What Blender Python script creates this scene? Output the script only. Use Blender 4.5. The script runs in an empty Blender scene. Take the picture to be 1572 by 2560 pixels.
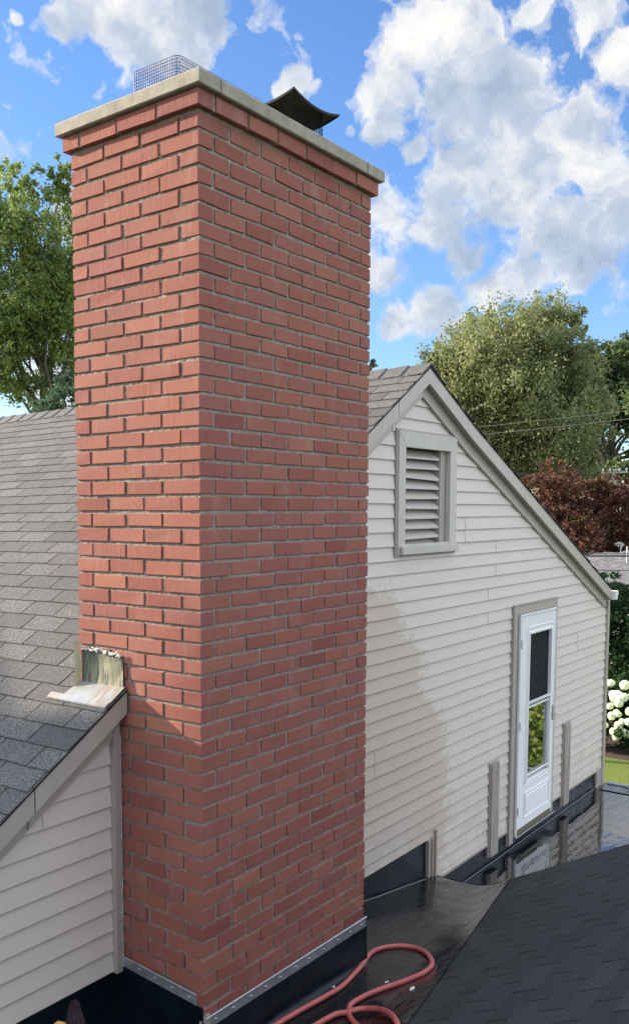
import bpy, bmesh, math, random
from mathutils import Vector, Matrix, noise
random.seed(7)
S = bpy.context.scene
C = S.collection
# ---------------------------------------------------------------- camera
CAM = Vector((-2.734, -2.404, -1.529))
cd = bpy.data.cameras.new('camera'); cam = bpy.data.objects.new('camera', cd); C.objects.link(cam)
_r = Vector((.62509632, -.78054586, -.00165667)); _u = Vector((.06938132, .05344939, .99615731)); _f = Vector((.77745792, .62280921, -.08756632))
_r.normalize(); _f.normalize(); _u = _r.cross(_f); _f = _u.cross(_r)
M3 = Matrix((_r, _u, -_f)).transposed().to_4x4(); M3.translation = CAM
cam.matrix_world = M3
cd.sensor_fit = 'VERTICAL'; cd.sensor_height = 24.0; cd.lens = 2292.2 / 2560 * 24.0
cd.shift_x = (786 - 606.5) / 2560; cd.shift_y = (1477.7 - 1280) / 2560
cd.clip_start = .05; cd.clip_end = 3000
S.camera = cam
S.view_settings.view_transform = 'Standard'; S.view_settings.look = 'None'
S.view_settings.exposure = 1.30; S.view_settings.gamma = 1.0; S.view_settings.use_curve_mapping = False
# ---------------------------------------------------------------- sun and sky
TOSUN = Vector((-1.0, 3.8, 1.31)).normalized()
sun_el = math.asin(TOSUN.z); sun_rot = math.atan2(TOSUN.x, TOSUN.y)
sd = bpy.data.lights.new('sun', 'SUN'); sd.energy = 4.9; sd.angle = math.radians(.5); sd.color = (1, .86, .68)
so = bpy.data.objects.new('sun', sd); C.objects.link(so)
so.rotation_euler = (-TOSUN).to_track_quat('-Z', 'Y').to_euler(); so.location = (0, 0, 30)
W = bpy.data.worlds.new('World'); S.world = W; W.use_nodes = True
CL = [(0.5992,0.6597,0.4535,0.0327),(0.6293,0.6335,0.4501,0.0405),(0.6544,0.6066,0.4515,0.0443),(0.6701,0.5811,0.4618,0.0331),(0.6463,0.6299,0.4308,0.0224),(0.5862,0.6779,0.4437,0.0163),(0.5549,0.7044,0.4426,0.0078),(0.7437,0.5296,0.4059,0.0135),(0.7371,0.5436,0.4015,0.0095),(0.7579,0.5163,0.3988,0.0107),(0.7931,0.4292,0.4322,0.0308),(0.8088,0.393,0.4375,0.0354),(0.7946,0.4505,0.407,0.0333),(0.7908,0.4719,0.3898,0.0226),(0.8038,0.4704,0.3641,0.0229),(0.8184,0.409,0.4036,0.0507),(0.8473,0.3699,0.3812,0.0571),(0.8441,0.3959,0.3616,0.0404),(0.8494,0.4142,0.3269,0.0377),(0.8776,0.3612,0.3154,0.0617),(0.8875,0.3083,0.3424,0.052),(0.9098,0.2955,0.2915,0.0523),(0.9017,0.3415,0.2651,0.0439),(0.8574,0.43,0.2828,0.0347),(0.8326,0.4746,0.2854,0.0315),(0.8372,0.4904,0.242,0.0302),(0.8727,0.4154,0.2565,0.0232),(0.9145,0.311,0.2587,0.0429),(0.8921,0.3936,0.2218,0.0251),(0.9035,0.3613,0.2306,0.0301),(0.9174,0.319,0.2381,0.0255),(0.9224,0.2999,0.2434,0.018),(0.8751,0.4416,0.1979,0.0279),(0.8539,0.4852,0.188,0.0245),(0.872,0.2718,0.4072,0.0199),(0.8823,0.2689,0.3863,0.0167),(0.8308,0.3347,0.4447,0.0205),(0.8513,0.2819,0.4425,0.0263),(0.827,0.4458,0.3427,0.0153),(0.7853,0.4973,0.3688,0.0096),(0.6276,0.7188,0.2991,0.0236),(0.6383,0.7538,0.156,0.0618)]

class NT:
    """small helper to write node trees"""
    def __init__(s, tree):
        s.t = tree; s.n = tree.nodes; s.l = tree.links
    def new(s, typ, **kw):
        nd = s.n.new(typ)
        for k, v in kw.items(): setattr(nd, k, v)
        return nd
    def put(s, sock, v):
        if isinstance(v, bpy.types.NodeSocket): s.l.new(v, sock)
        elif v is not None:
            if isinstance(v, (tuple, list)) and len(v) == 3 and sock.type == 'RGBA': v = (*v, 1)
            sock.default_value = v
    def math(s, op, a, b=None, c=None, clamp=False):
        nd = s.new('ShaderNodeMath', operation=op, use_clamp=clamp)
        s.put(nd.inputs[0], a); s.put(nd.inputs[1], b); s.put(nd.inputs[2], c)
        return nd.outputs[0]
    def mix(s, f, a, b):
        nd = s.new('ShaderNodeMix', data_type='RGBA')
        s.put(nd.inputs[0], f); s.put(nd.inputs[6], a); s.put(nd.inputs[7], b)
        return nd.outputs[2]
    def noise(s, vec, scale, detail=4, rough=.55, dist=0, dim='3D'):
        nd = s.new('ShaderNodeTexNoise', noise_dimensions=dim)
        s.put(nd.inputs['Vector'], vec); s.put(nd.inputs['Scale'], scale); nd.inputs['Detail'].default_value = detail
        nd.inputs['Roughness'].default_value = rough; nd.inputs['Distortion'].default_value = dist
        return nd.outputs[0]
    def ramp(s, f, stops, interp='LINEAR'):
        nd = s.new('ShaderNodeValToRGB'); r = nd.color_ramp; r.interpolation = interp
        while len(r.elements) < len(stops): r.elements.new(.5)
        for e, (p, c) in zip(r.elements, stops):
            e.position = p; e.color = (c, c, c, 1) if isinstance(c, (int, float)) else (*c, 1)
        s.put(nd.inputs[0], f); return nd.outputs[0]
    def sep(s, v):
        nd = s.new('ShaderNodeSeparateXYZ'); s.put(nd.inputs[0], v); return nd.outputs
    def vmul(s, v, m):
        nd = s.new('ShaderNodeVectorMath', operation='MULTIPLY'); s.put(nd.inputs[0], v); nd.inputs[1].default_value = m
        return nd.outputs[0]

w = NT(W.node_tree); w.n.clear()
out = w.new('ShaderNodeOutputWorld')
sky = w.new('ShaderNodeTexSky', sky_type='NISHITA', sun_disc=False, sun_elevation=sun_el, sun_rotation=sun_rot)
sky.air_density = 1.0; sky.dust_density = .3; sky.ozone_density = 2.5
b1 = w.new('ShaderNodeBackground'); b1.inputs[1].default_value = .105
hs = w.new('ShaderNodeHueSaturation'); hs.inputs['Saturation'].default_value = 1.12
w.l.new(sky.outputs[0], hs.inputs['Color']); w.l.new(w.mix(1.0, hs.outputs[0], (1, 1, 1)), b1.inputs[0]); tn = w.n[-1]; tn.blend_type = 'MULTIPLY'; tn.inputs[7].default_value = (.80, .84, 1.0, 1)
w.l.new(hs.outputs[0], tn.inputs[6])
tc = w.new('ShaderNodeTexCoord'); D = tc.outputs['Generated']
acc = None
n1 = w.noise(D, 9, 3, .5)
warp = w.new('ShaderNodeVectorMath', operation='MULTIPLY_ADD')
nc = w.new('ShaderNodeTexNoise'); nc.inputs['Scale'].default_value = 22; nc.inputs['Detail'].default_value = 3; w.l.new(D, nc.inputs['Vector'])
w.l.new(nc.outputs['Color'], warp.inputs[0]); warp.inputs[1].default_value = (.036, .036, .036)
wo = w.new('ShaderNodeVectorMath', operation='SUBTRACT'); w.l.new(D, wo.inputs[0]); wo.inputs[1].default_value = (.018, .018, .018)
w.l.new(wo.outputs[0], warp.inputs[2]); DW = warp.outputs[0]
for (x, y, z, rr) in CL:
    dn = w.new('ShaderNodeVectorMath', operation='DISTANCE'); w.l.new(DW, dn.inputs[0]); dn.inputs[1].default_value = (x, y, z)
    v = w.math('MULTIPLY_ADD', dn.outputs['Value'], -1 / (rr * 1.35), 1.0, clamp=True)
    v = w.math('POWER', v, .8)
    acc = v if acc is None else w.math('SMOOTH_MAX', acc, v, .25)
# clouds elsewhere in the sky, outside the modelled patch
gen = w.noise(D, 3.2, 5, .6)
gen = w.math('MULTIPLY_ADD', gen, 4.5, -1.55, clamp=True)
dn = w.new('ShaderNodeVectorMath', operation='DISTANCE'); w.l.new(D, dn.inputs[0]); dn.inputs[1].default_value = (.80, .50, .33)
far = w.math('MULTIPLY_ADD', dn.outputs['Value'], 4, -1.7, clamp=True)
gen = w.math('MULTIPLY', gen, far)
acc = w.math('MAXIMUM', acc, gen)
fb = w.noise(DW, 21, 10, .60, .12)
dens = w.math('ADD', w.math('MULTIPLY', acc, 1.15), w.math('MULTIPLY_ADD', fb, 2.1, -1.22))
dens = w.ramp(dens, [(.16, 0), (.30, .40), (.46, .90), (.8, 1.0)], 'EASE')
dens = w.math('MULTIPLY', dens, w.math('GREATER_THAN', acc, .001))
# puffy light and blue-grey parts inside the clouds
sh = w.noise(DW, 10, 8, .58, .15)
sh2 = w.noise(DW, 34, 6, .6)
shv = w.math('ADD', w.math('MULTIPLY', sh, .75), w.math('MULTIPLY', sh2, .25))
shv = w.math('SUBTRACT', shv, w.math('MULTIPLY', acc, .095))
ccol = w.ramp(shv, [(.30, (.40, .50, .66)), (.40, (.56, .64, .76)), (.46, (.78, .81, .86)), (.53, (1, .98, .95))])
b2 = w.new('ShaderNodeBackground'); w.l.new(ccol, b2.inputs[0]); w.put(b2.inputs[1], w.math('MULTIPLY_ADD', far, .55, .42))  # clouds out of view are brightened to lift the shaded walls
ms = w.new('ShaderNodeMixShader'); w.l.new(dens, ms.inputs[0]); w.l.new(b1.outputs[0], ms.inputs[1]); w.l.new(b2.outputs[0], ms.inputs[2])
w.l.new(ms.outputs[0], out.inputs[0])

# ---------------------------------------------------------------- materials
def mat(name, base=(.5, .5, .5), rough=.7, metal=0, spec=.5, build=None):
    m = bpy.data.materials.new(name); m.use_nodes = True
    t = NT(m.node_tree); p = m.node_tree.nodes['Principled BSDF']
    p.inputs['Base Color'].default_value = (*base, 1); p.inputs['Roughness'].default_value = rough
    p.inputs['Metallic'].default_value = metal; p.inputs['Specular IOR Level'].default_value = spec
    if build: build(t, p)
    return m
def bump(t, p, h, strength=.3, dist=.01):
    b = t.new('ShaderNodeBump'); b.inputs['Strength'].default_value = strength; b.inputs['Distance'].default_value = dist
    t.put(b.inputs['Height'], h); t.l.new(b.outputs[0], p.inputs['Normal'])
def obj_co(t): return t.new('ShaderNodeNewGeometry').outputs['Position']   # world position
def isl(t): return t.new('ShaderNodeNewGeometry').outputs['Random Per Island']

def m_brick(t, p):
    co = obj_co(t); r = isl(t)
    c = t.ramp(r, [(0, (.215, .058, .046)), (.22, (.32, .108, .070)), (.45, (.26, .076, .060)), (.70, (.34, .124, .084)), (.88, (.235, .076, .072)), (1, (.37, .142, .088))])
    streak = t.noise(t.vmul(co, (90, 90, 9)), 1, 4, .6)
    c = t.mix(t.math('MULTIPLY_ADD', streak, .9, -.25, clamp=True), c, (.36, .150, .118))
    spot = t.noise(co, 300, 3, .6)
    c = t.mix(t.math('MULTIPLY_ADD', spot, 3, -1.75, clamp=True), c, (.17, .05, .045))
    bloom = t.math('MULTIPLY', t.math('MULTIPLY_ADD', t.noise(t.vmul(co, (7, 7, 3)), 1, 7, .75), 5, -2.75, clamp=True), .38)
    c = t.mix(bloom, c, (.48, .37, .33))
    big = t.noise(co, 3.0, 3, .5)
    c = t.mix(t.math('MULTIPLY_ADD', big, 1.4, -.55, clamp=True), c, (.30, .122, .088))
    t.put(p.inputs['Base Color'], c)
    h = t.math('ADD', t.noise(co, 160, 5, .7), t.math('MULTIPLY', t.noise(t.vmul(co, (60, 60, 14)), 1, 3, .6), .8))
    bump(t, p, h, .55, .004)
def m_mortar(t, p):
    co = obj_co(t)
    c = t.ramp(t.noise(co, 70, 6, .7), [(.3, (.18, .16, .13)), (.5, (.31, .28, .235)), (.7, (.46, .42, .355))])
    t.put(p.inputs['Base Color'], c); bump(t, p, t.noise(co, 260, 5, .75), .9, .006)
def m_cap(t, p):
    co = obj_co(t)
    c = t.ramp(t.noise(co, 14, 7, .65), [(.3, (.26, .232, .180)), (.55, (.35, .315, .250)), (.75, (.43, .395, .325))])
    st = t.noise(t.vmul(co, (18, 18, 30)), 1, 6, .75, .8)
    z = t.sep(co)[2]
    up = t.math('MULTIPLY_ADD', z, 12, -.9, clamp=True)
    c = t.mix(t.math('MULTIPLY', t.math('MULTIPLY_ADD', st, 9, -5.4, clamp=True), up), c, (.16, .13, .12))
    t.put(p.inputs['Base Color'], c); bump(t, p, t.noise(co, 90, 6, .7), .35, .004)
def m_siding(t, p):
    co = obj_co(t); s = t.sep(co)
    n = t.noise(t.vmul(co, (1.5, 1.5, 20)), 1, 4, .6)
    c = t.mix(t.math('MULTIPLY_ADD', n, 1.6, -.55, clamp=True), (.68, .605, .54), (.63, .555, .49))
    # damp tan stain beside the chimney, ragged from board to board
    zz = t.math('MULTIPLY_ADD', s[2], 1 / 2.0, 2.0)          # z -4 .. -2
    xb = t.ramp(zz, [(0, .9), (.12, .92), (.17, .918), (.235, .91), (.305, .915), (.395, .895), (.51, .885), (.62, .71), (.68, .73), (.76, .71), (.82, .60), (.885, .595), (.95, .50)])
    xb = t.math('MULTIPLY_ADD', xb, 2.0, 1.42)
    cs = t.math('FRACT', t.math('MULTIPLY_ADD', s[2], 1 / .0908, 13.4))
    rag = t.math('MULTIPLY_ADD', t.noise(t.vmul(co, (7, 7, 22)), 1, 8, .78), 1.05, -.52)
    xb = t.math('ADD', xb, t.math('ADD', rag, t.math('MULTIPLY', cs, -.07)))
    e = t.math('MULTIPLY_ADD', t.math('SUBTRACT', xb, s[0]), 60, .5, clamp=True)
    top = t.math('MULTIPLY_ADD', t.math('SUBTRACT', t.math('MULTIPLY_ADD', t.noise(co, 14, 5, .7), .3, -2.13), s[2]), 14, 0, clamp=True)
    right = t.math('GREATER_THAN', s[0], 1.0)
    e = t.math('MULTIPLY', t.math('MULTIPLY', e, top), right)
    low = t.math('MULTIPLY_ADD', s[2], 1.1, 4.6, clamp=True)
    low = t.math('MAXIMUM', low, t.math('MULTIPLY_ADD', s[0], 1.2, -2.6, clamp=True))
    e = t.math('MULTIPLY', t.math('MULTIPLY', e, low), .85)
    c = t.mix(e, c, (.55, .455, .355))
    dr_ = t.math('MULTIPLY_ADD', t.noise(t.vmul(co, (16, 16, 1.6)), 1, 7, .75), 4, -2.3, clamp=True)
    c = t.mix(t.math('MULTIPLY', dr_, .22), c, (.42, .37, .31))
    # faint grime towards the foot of the far wall
    g = t.math('MULTIPLY', t.math('MULTIPLY_ADD', s[2], -2.2, -7.6, clamp=True), t.math('MULTIPLY_ADD', t.noise(co, 9, 6, .7), 2.5, -1.1, clamp=True))
    g = t.math('MULTIPLY', g, right)
    c = t.mix(t.math('MULTIPLY', g, .6), c, (.40, .32, .24))
    t.put(p.inputs['Base Color'], c)
    bump(t, p, t.noise(t.vmul(co, (9, 9, 60)), 1, 4, .6), .12, .004)
def m_trim(c0):
    def f(t, p):
        co = obj_co(t)
        c = t.mix(t.math('MULTIPLY_ADD', t.noise(t.vmul(co, (14, 14, 3)), 1, 5, .65), 1.8, -.6, clamp=True), c0, tuple(v * .84 for v in c0))
        t.put(p.inputs['Base Color'], c); bump(t, p, t.noise(co, 40, 4, .6), .10, .003)
    return f
def m_wood(t, p):
    co = obj_co(t)
    n = t.noise(t.vmul(co, (60, 60, 4)), 1, 6, .7)
    c = t.ramp(n, [(.35, (.20, .165, .13)), (.5, (.36, .31, .26)), (.62, (.40, .35, .30))])
    t.put(p.inputs['Base Color'], c); bump(t, p, n, .3, .003)
def m_shingle(dark):
    def f(t, p):
        co = obj_co(t); r = isl(t)
        gr = t.noise(co, 330, 3, .85)
        gr2 = t.noise(co, 130, 3, .7)
        g = t.math('ADD', t.math('MULTIPLY', gr, .6), t.math('MULTIPLY', gr2, .4))
        if dark: c = t.ramp(g, [(.36, (.012, .014, .018)), (.5, (.038, .041, .046)), (.62, (.09, .094, .10))])
        else: c = t.ramp(g, [(.38, (.028, .028, .029)), (.46, (.095, .094, .094)), (.54, (.19, .188, .186)), (.62, (.50, .495, .49))])
        c = t.mix(t.math('MULTIPLY', r, .6), c, (.018, .019, .023) if dark else (.085, .083, .082))
        if dark: c = t.mix(t.math('MULTIPLY_ADD', t.noise(co, 95, 2, .8), 40, -32, clamp=True), c, (.22, .22, .21))
        if not dark:
            li = t.math('MULTIPLY_ADD', t.noise(co, 7, 7, .75), 10, -6.3, clamp=True)
            c = t.mix(t.math('MULTIPLY', li, .3), c, (.45, .44, .38))
        t.put(p.inputs['Base Color'], c); bump(t, p, gr, .8, .006)
    return f
def m_nroof(t, p):
    co = obj_co(t)
    n = t.noise(t.vmul(co, (9, 5, 40)), 1, 3, .6)
    t.put(p.inputs['Base Color'], t.ramp(n, [(.35, (.07, .068, .075)), (.5, (.13, .126, .135)), (.65, (.22, .215, .22))]))
def m_membrane(t, p):
    co = obj_co(t)
    big = t.noise(co, 2.6, 5, .6, .5)
    c = t.ramp(big, [(.35, (.005, .007, .010)), (.6, (.010, .011, .012)), (.75, (.022, .019, .017))])
    c = t.mix(t.math('MULTIPLY', t.math('MULTIPLY_ADD', t.noise(co, 240, 2, .8), 14, -10.2, clamp=True), .5), c, (.16, .15, .13))
    t.put(p.inputs['Base Color'], c)
    t.put(p.inputs['Roughness'], t.ramp(t.noise(co, 5, 6, .7, .6), [(.35, .04), (.5, .09), (.65, .22)]))
    h = t.math('ADD', t.math('MULTIPLY', t.noise(co, 3.5, 3, .5), 1.0), t.math('MULTIPLY', t.noise(t.vmul(co, (4, 24, 9)), 1, 5, .65, .6), .30))
    bump(t, p, h, .55, .02)
def m_water(t, p):
    co = obj_co(t)
    t.put(p.inputs['Base Color'], (.006, .008, .011))
    puddle = t.noise(co, 1.7, 4, .6, .4)
    t.put(p.inputs['Roughness'], t.ramp(puddle, [(.30, .28), (.38, .02), (1, .015)]))
    h = t.math('ADD', t.noise(t.vmul(co, (5, 9, 5)), 1, 2, .5), t.math('MULTIPLY', t.noise(t.vmul(co, (20, 34, 20)), 1, 3, .6), .15))
    bump(t, p, h, .15, .012); p.inputs['IOR'].default_value = 2.7; p.inputs['Specular IOR Level'].default_value = .5
def m_flash(t, p):
    co = obj_co(t)
    t.put(p.inputs['Base Color'], t.ramp(t.noise(co, 7, 7, .75), [(.4, (.004, .008, .014)), (.7, (.010, .016, .024)), (.84, (.03, .035, .04))]))
    t.put(p.inputs['Roughness'], t.ramp(t.noise(co, 6, 6, .7), [(.3, .18), (.7, .45)]))
    bump(t, p, t.noise(t.vmul(co, (3, 3, 7)), 1, 3, .5), .35, .02)
def m_galv(t, p):
    co = obj_co(t)
    t.put(p.inputs['Base Color'], t.ramp(t.noise(co, 26, 6, .7), [(.3, (.30, .32, .35)), (.6, (.52, .54, .57)), (.8, (.66, .67, .68))]))
    t.put(p.inputs['Roughness'], t.ramp(t.noise(co, 60, 4, .7), [(.3, .3), (.7, .6)]))
def m_patina(t, p):
    co = obj_co(t)
    n = t.noise(t.vmul(co, (5, 62, 5)), 1, 6, .72, .5); s = t.sep(co)
    c = t.ramp(n, [(.34, (.025, .026, .03)), (.44, (.12, .125, .11)), (.50, (.28, .29, .16)), (.55, (.30, .27, .22)), (.59, (.15, .08, .06)), (.67, (.42, .43, .33))])
    d = t.math('MULTIPLY', t.math('MULTIPLY_ADD', s[2], 14, 31.1, clamp=True), t.math('MULTIPLY_ADD', t.noise(co, 26, 6, .8), 5, -2.0, clamp=True))
    c = t.mix(d, c, (.035, .035, .038))
    d2 = t.math('MULTIPLY_ADD', s[1], 12, -7.4, clamp=True)
    c = t.mix(t.math('MULTIPLY', d2, .8), c, (.06, .065, .07))
    t.put(p.inputs['Base Color'], c); t.put(p.inputs['Roughness'], .55); bump(t, p, n, .4, .006)
def m_pan(t, p):
    co = obj_co(t)
    c = t.ramp(t.noise(t.vmul(co, (5, 14, 5)), 1, 7, .6, .2), [(.3, (.26, .26, .31)), (.44, (.38, .38, .39)), (.52, (.33, .34, .28)), (.60, (.36, .29, .25)), (.70, (.44, .45, .42))])
    t.put(p.inputs['Base Color'], c)
def m_leaf(a, b, c_):
    def f(t, p):
        r = isl(t); co = obj_co(t)
        c = t.ramp(r, [(0, a), (.5, b), (1, c_)])
        c = t.mix(t.math('MULTIPLY_ADD', t.noise(co, .6, 3, .6), 4, -1.6, clamp=True), c, tuple(v * .62 for v in b))
        t.put(p.inputs['Base Color'], c)
        tr = t.new('ShaderNodeBsdfTranslucent'); t.l.new(c, tr.inputs[0])
        mx = t.new('ShaderNodeMixShader'); mx.inputs[0].default_value = .42
        o = [n for n in t.n if n.type == 'OUTPUT_MATERIAL'][0]
        t.l.new(p.outputs[0], mx.inputs[1]); t.l.new(tr.outputs[0], mx.inputs[2]); t.l.new(mx.outputs[0], o.inputs[0])
    return f
def m_bark(t, p):
    co = obj_co(t)
    t.put(p.inputs['Base Color'], t.ramp(t.noise(t.vmul(co, (8, 8, 2)), 1, 5, .7), [(.3, (.045, .038, .03)), (.7, (.15, .13, .105))]))
def m_grass(t, p):
    co = obj_co(t)
    n = t.noise(co, .9, 5, .6); n2 = t.noise(co, 22, 4, .7)
    c = t.mix(n, (.14, .18, .045), (.23, .26, .07))
    c = t.mix(t.math('MULTIPLY_ADD', n2, 2, -.7, clamp=True), c, (.10, .15, .03))
    t.put(p.inputs['Base Color'], c); bump(t, p, n2, 1, .05)
def m_door(t, p):
    co = obj_co(t)
    c = t.mix(t.math('MULTIPLY_ADD', t.noise(t.vmul(co, (10, 10, 3)), 1, 5, .6), 2, -.9, clamp=True), (.88, .87, .86), (.80, .80, .80))
    t.put(p.inputs['Base Color'], c)
def m_glass(t, p):
    fr = t.new('ShaderNodeFresnel'); fr.inputs[0].default_value = 1.55
    gl = t.new('ShaderNodeBsdfGlossy'); gl.inputs['Roughness'].default_value = .01
    tr = t.new('ShaderNodeBsdfTransparent'); tr.inputs[0].default_value = (.80, .86, .84, 1)
    mx = t.new('ShaderNodeMixShader'); t.l.new(t.math('MULTIPLY_ADD', fr.outputs[0], 2.6, .12, clamp=True), mx.inputs[0])
    t.l.new(tr.outputs[0], mx.inputs[1]); t.l.new(gl.outputs[0], mx.inputs[2])
    o = [n for n in t.n if n.type == 'OUTPUT_MATERIAL'][0]; t.l.new(mx.outputs[0], o.inputs[0])
def m_screen(t, p):
    tr = t.new('ShaderNodeBsdfTransparent'); tr.inputs[0].default_value = (.62, .63, .66, 1)
    mx = t.new('ShaderNodeMixShader'); mx.inputs[0].default_value = .62
    t.put(p.inputs['Base Color'], (.03, .034, .04))
    o = [n for n in t.n if n.type == 'OUTPUT_MATERIAL'][0]
    t.l.new(p.outputs[0], mx.inputs[1]); t.l.new(tr.outputs[0], mx.inputs[2]); t.l.new(mx.outputs[0], o.inputs[0])
def m_hose(t, p):
    co = obj_co(t)
    c = t.mix(t.math('MULTIPLY_ADD', t.noise(co, 30, 5, .7), 2.2, -.8, clamp=True), (.50, .12, .105), (.38, .085, .078))
    t.put(p.inputs['Base Color'], c); bump(t, p, t.noise(co, 120, 3, .6), .15, .002)

MT = dict(
    brick=mat('brick', rough=.85, spec=.3, build=m_brick), mortar=mat('mortar', rough=.95, spec=.2, build=m_mortar),
    cap=mat('limestone', rough=.85, spec=.3, build=m_cap), siding=mat('vinyl_siding', rough=.5, spec=.35, build=m_siding),
    trim=mat('tan_trim', rough=.5, build=m_trim((.42, .37, .315))), fascia=mat('aluminium_fascia', rough=.4, build=m_trim((.46, .41, .35))),
    vent=mat('vent_paint', rough=.5, build=m_trim((.56, .51, .455))), wood=mat('weathered_wood', rough=.8, build=m_wood),
    shingle=mat('grey_shingle', rough=.9, spec=.25, build=m_shingle(False)), dshingle=mat('black_shingle', rough=.82, spec=.35, build=m_shingle(True)),
    membrane=mat('wet_membrane', rough=.1, spec=.32, build=m_membrane), water=mat('wet_flat_roof', rough=.03, spec=1.0, build=m_water),
    flash=mat('black_flashing', rough=.3, spec=.22, build=m_flash), galv=mat('galvanised', metal=.7, rough=.4, build=m_galv),
    patina=mat('patina_copper', metal=.15, rough=.55, build=m_patina), pan=mat('patina_pan', metal=.35, rough=.35, build=m_pan),
    wire=mat('galvanised_wire', (.13, .15, .24), .4, .5), blackm=mat('black_metal', (.008, .011, .010), .6, .1, .25),
    dark=mat('dark_void', (.02, .02, .022), .9), bark=mat('bark', rough=.9, build=m_bark), grass=mat('lawn', rough=.95, spec=.1, build=m_grass),
    door=mat('door_paint', rough=.28, build=m_door), glass=mat('glass', build=m_glass), screen=mat('insect_screen', rough=.7, build=m_screen),
    curtain=mat('curtain_cloth', (.30, .31, .33), .9), steel=mat('brushed_steel', (.55, .53, .50), .3, .9), sill=mat('olive_sill', rough=.7, build=m_trim((.17, .14, .075))),
    white=mat('white_paint', rough=.35, build=m_trim((.78, .78, .77))), hose=mat('red_rubber', rough=.38, spec=.5, build=m_hose),
    caulk=mat('caulk', (.62, .62, .60), .5), tan=mat('lacquered_wood', (.72, .42, .15), .35), bristle=mat('dark_bristle', (.075, .050, .058), .6),
    leafA=mat('leaf_olive', rough=.6, spec=.3, build=m_leaf((.19, .23, .10), (.28, .31, .135), (.38, .40, .19))),
    leafG=mat('leaf_green', rough=.6, spec=.3, build=m_leaf((.08, .135, .055), (.13, .19, .075), (.21, .26, .10))),
    leafL=mat('leaf_bright', rough=.6, spec=.3, build=m_leaf((.12, .20, .065), (.23, .31, .085), (.36, .40, .12))),
    leafP=mat('leaf_copper', rough=.6, spec=.3, build=m_leaf((.05, .026, .026), (.13, .058, .045), (.40, .19, .085))),
    leafE=mat('leaf_evergreen', rough=.7, spec=.2, build=m_leaf((.02, .055, .024), (.045, .10, .035), (.10, .18, .05))),
    leafC=mat('leaf_pale_pine', rough=.7, spec=.2, build=m_leaf((.05, .10, .06), (.09, .15, .09), (.14, .20, .12))),
    petal=mat('petal', rough=.8, build=m_trim((.72, .76, .52))), petalw=mat('petal_white', (.80, .82, .70), .8),
    nroof=mat('neighbour_shingle', rough=.9, build=m_nroof), nwall=mat('neighbour_wall', (.45, .42, .38), .8),
    cable=mat('cable', (.10, .10, .10), .7), pole=mat('pole_wood', (.42, .38, .30), .8),
    strip=mat('yellow_lit_metal', rough=.5, build=m_trim((.60, .60, .36))), bead=mat('crease_highlight', (.10, .115, .125), .25), soil=mat('soil', (.06, .04, .028), .95),
)
# ---------------------------------------------------------------- mesh helpers
class MB:
    def __init__(s): s.v = []; s.f = []
    def quad(s, a, b, c, d):
        n = len(s.v); s.v += [a, b, c, d]; s.f.append((n, n + 1, n + 2, n + 3))
    def poly(s, pts):
        n = len(s.v); s.v += list(pts); s.f.append(tuple(range(n, n + len(pts))))
    def hexa(s, p):   # p: 8 points, bottom 4 (ccw) then top 4
        n = len(s.v); s.v += [tuple(q) for q in p]
        for f in ((3, 2, 1, 0), (4, 5, 6, 7), (0, 1, 5, 4), (1, 2, 6, 5), (2, 3, 7, 6), (3, 0, 4, 7)): s.f.append(tuple(n + i for i in f))
    def box(s, x0, x1, y0, y1, z0, z1):
        s.hexa([(x0, y0, z0), (x1, y0, z0), (x1, y1, z0), (x0, y1, z0), (x0, y0, z1), (x1, y0, z1), (x1, y1, z1), (x0, y1, z1)])
    def prism(s, pts, off):   # polygon pts extruded by vector off
        n = len(s.v); k = len(pts); o = Vector(off)
        s.v += [tuple(p) for p in pts] + [tuple(Vector(p) + o) for p in pts]
        s.f.append(tuple(range(n, n + k))); s.f.append(tuple(range(n + 2 * k - 1, n + k - 1, -1)))
        for i in range(k): s.f.append((n + i, n + k + i, n + k + (i + 1) % k, n + (i + 1) % k))
    def tube(s, pts, rad, seg=6, cap=True):
        pts = [Vector(p) for p in pts]; n0 = len(s.v); ref = Vector((0, 0, 1)); prev = None
        for i, p in enumerate(pts):
            d = (pts[min(i + 1, len(pts) - 1)] - pts[max(i - 1, 0)]).normalized()
            if prev is None:
                a = d.cross(ref)
                if a.length < .1: a = d.cross(Vector((1, 0, 0)))
            else: a = prev - d * prev.dot(d)
            a.normalize(); prev = a; b = d.cross(a)
            r = rad[i] if isinstance(rad, (list, tuple)) else rad
            for k in range(seg):
                an = 2 * math.pi * k / seg; s.v.append(tuple(p + (a * math.cos(an) + b * math.sin(an)) * r))
        for i in range(len(pts) - 1):
            for k in range(seg):
                s.f.append((n0 + i * seg + k, n0 + i * seg + (k + 1) % seg, n0 + (i + 1) * seg + (k + 1) % seg, n0 + (i + 1) * seg + k))
        if cap:
            s.f.append(tuple(n0 + k for k in reversed(range(seg)))); s.f.append(tuple(n0 + (len(pts) - 1) * seg + k for k in range(seg)))
    def build(s, name, m, parent=None, origin=(0, 0, 0), bevel=0, smooth=False, fix=True):
        me = bpy.data.meshes.new(name); ox, oy, oz = origin
        me.from_pydata([(x - ox, y - oy, z - oz) for x, y, z in s.v], [], s.f)
        if fix or bevel:
            bm = bmesh.new(); bm.from_mesh(me)
            if bevel: bmesh.ops.bevel(bm, geom=list(bm.edges), offset=bevel, segments=1, affect='EDGES')
            if fix: bmesh.ops.recalc_face_normals(bm, faces=bm.faces)
            bm.to_mesh(me); bm.free()
        if smooth:
            for p in me.polygons: p.use_smooth = True
        me.materials.append(m); me.update()
        o = bpy.data.objects.new(name, me); C.objects.link(o)
        if parent: o.parent = parent
        return o
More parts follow.
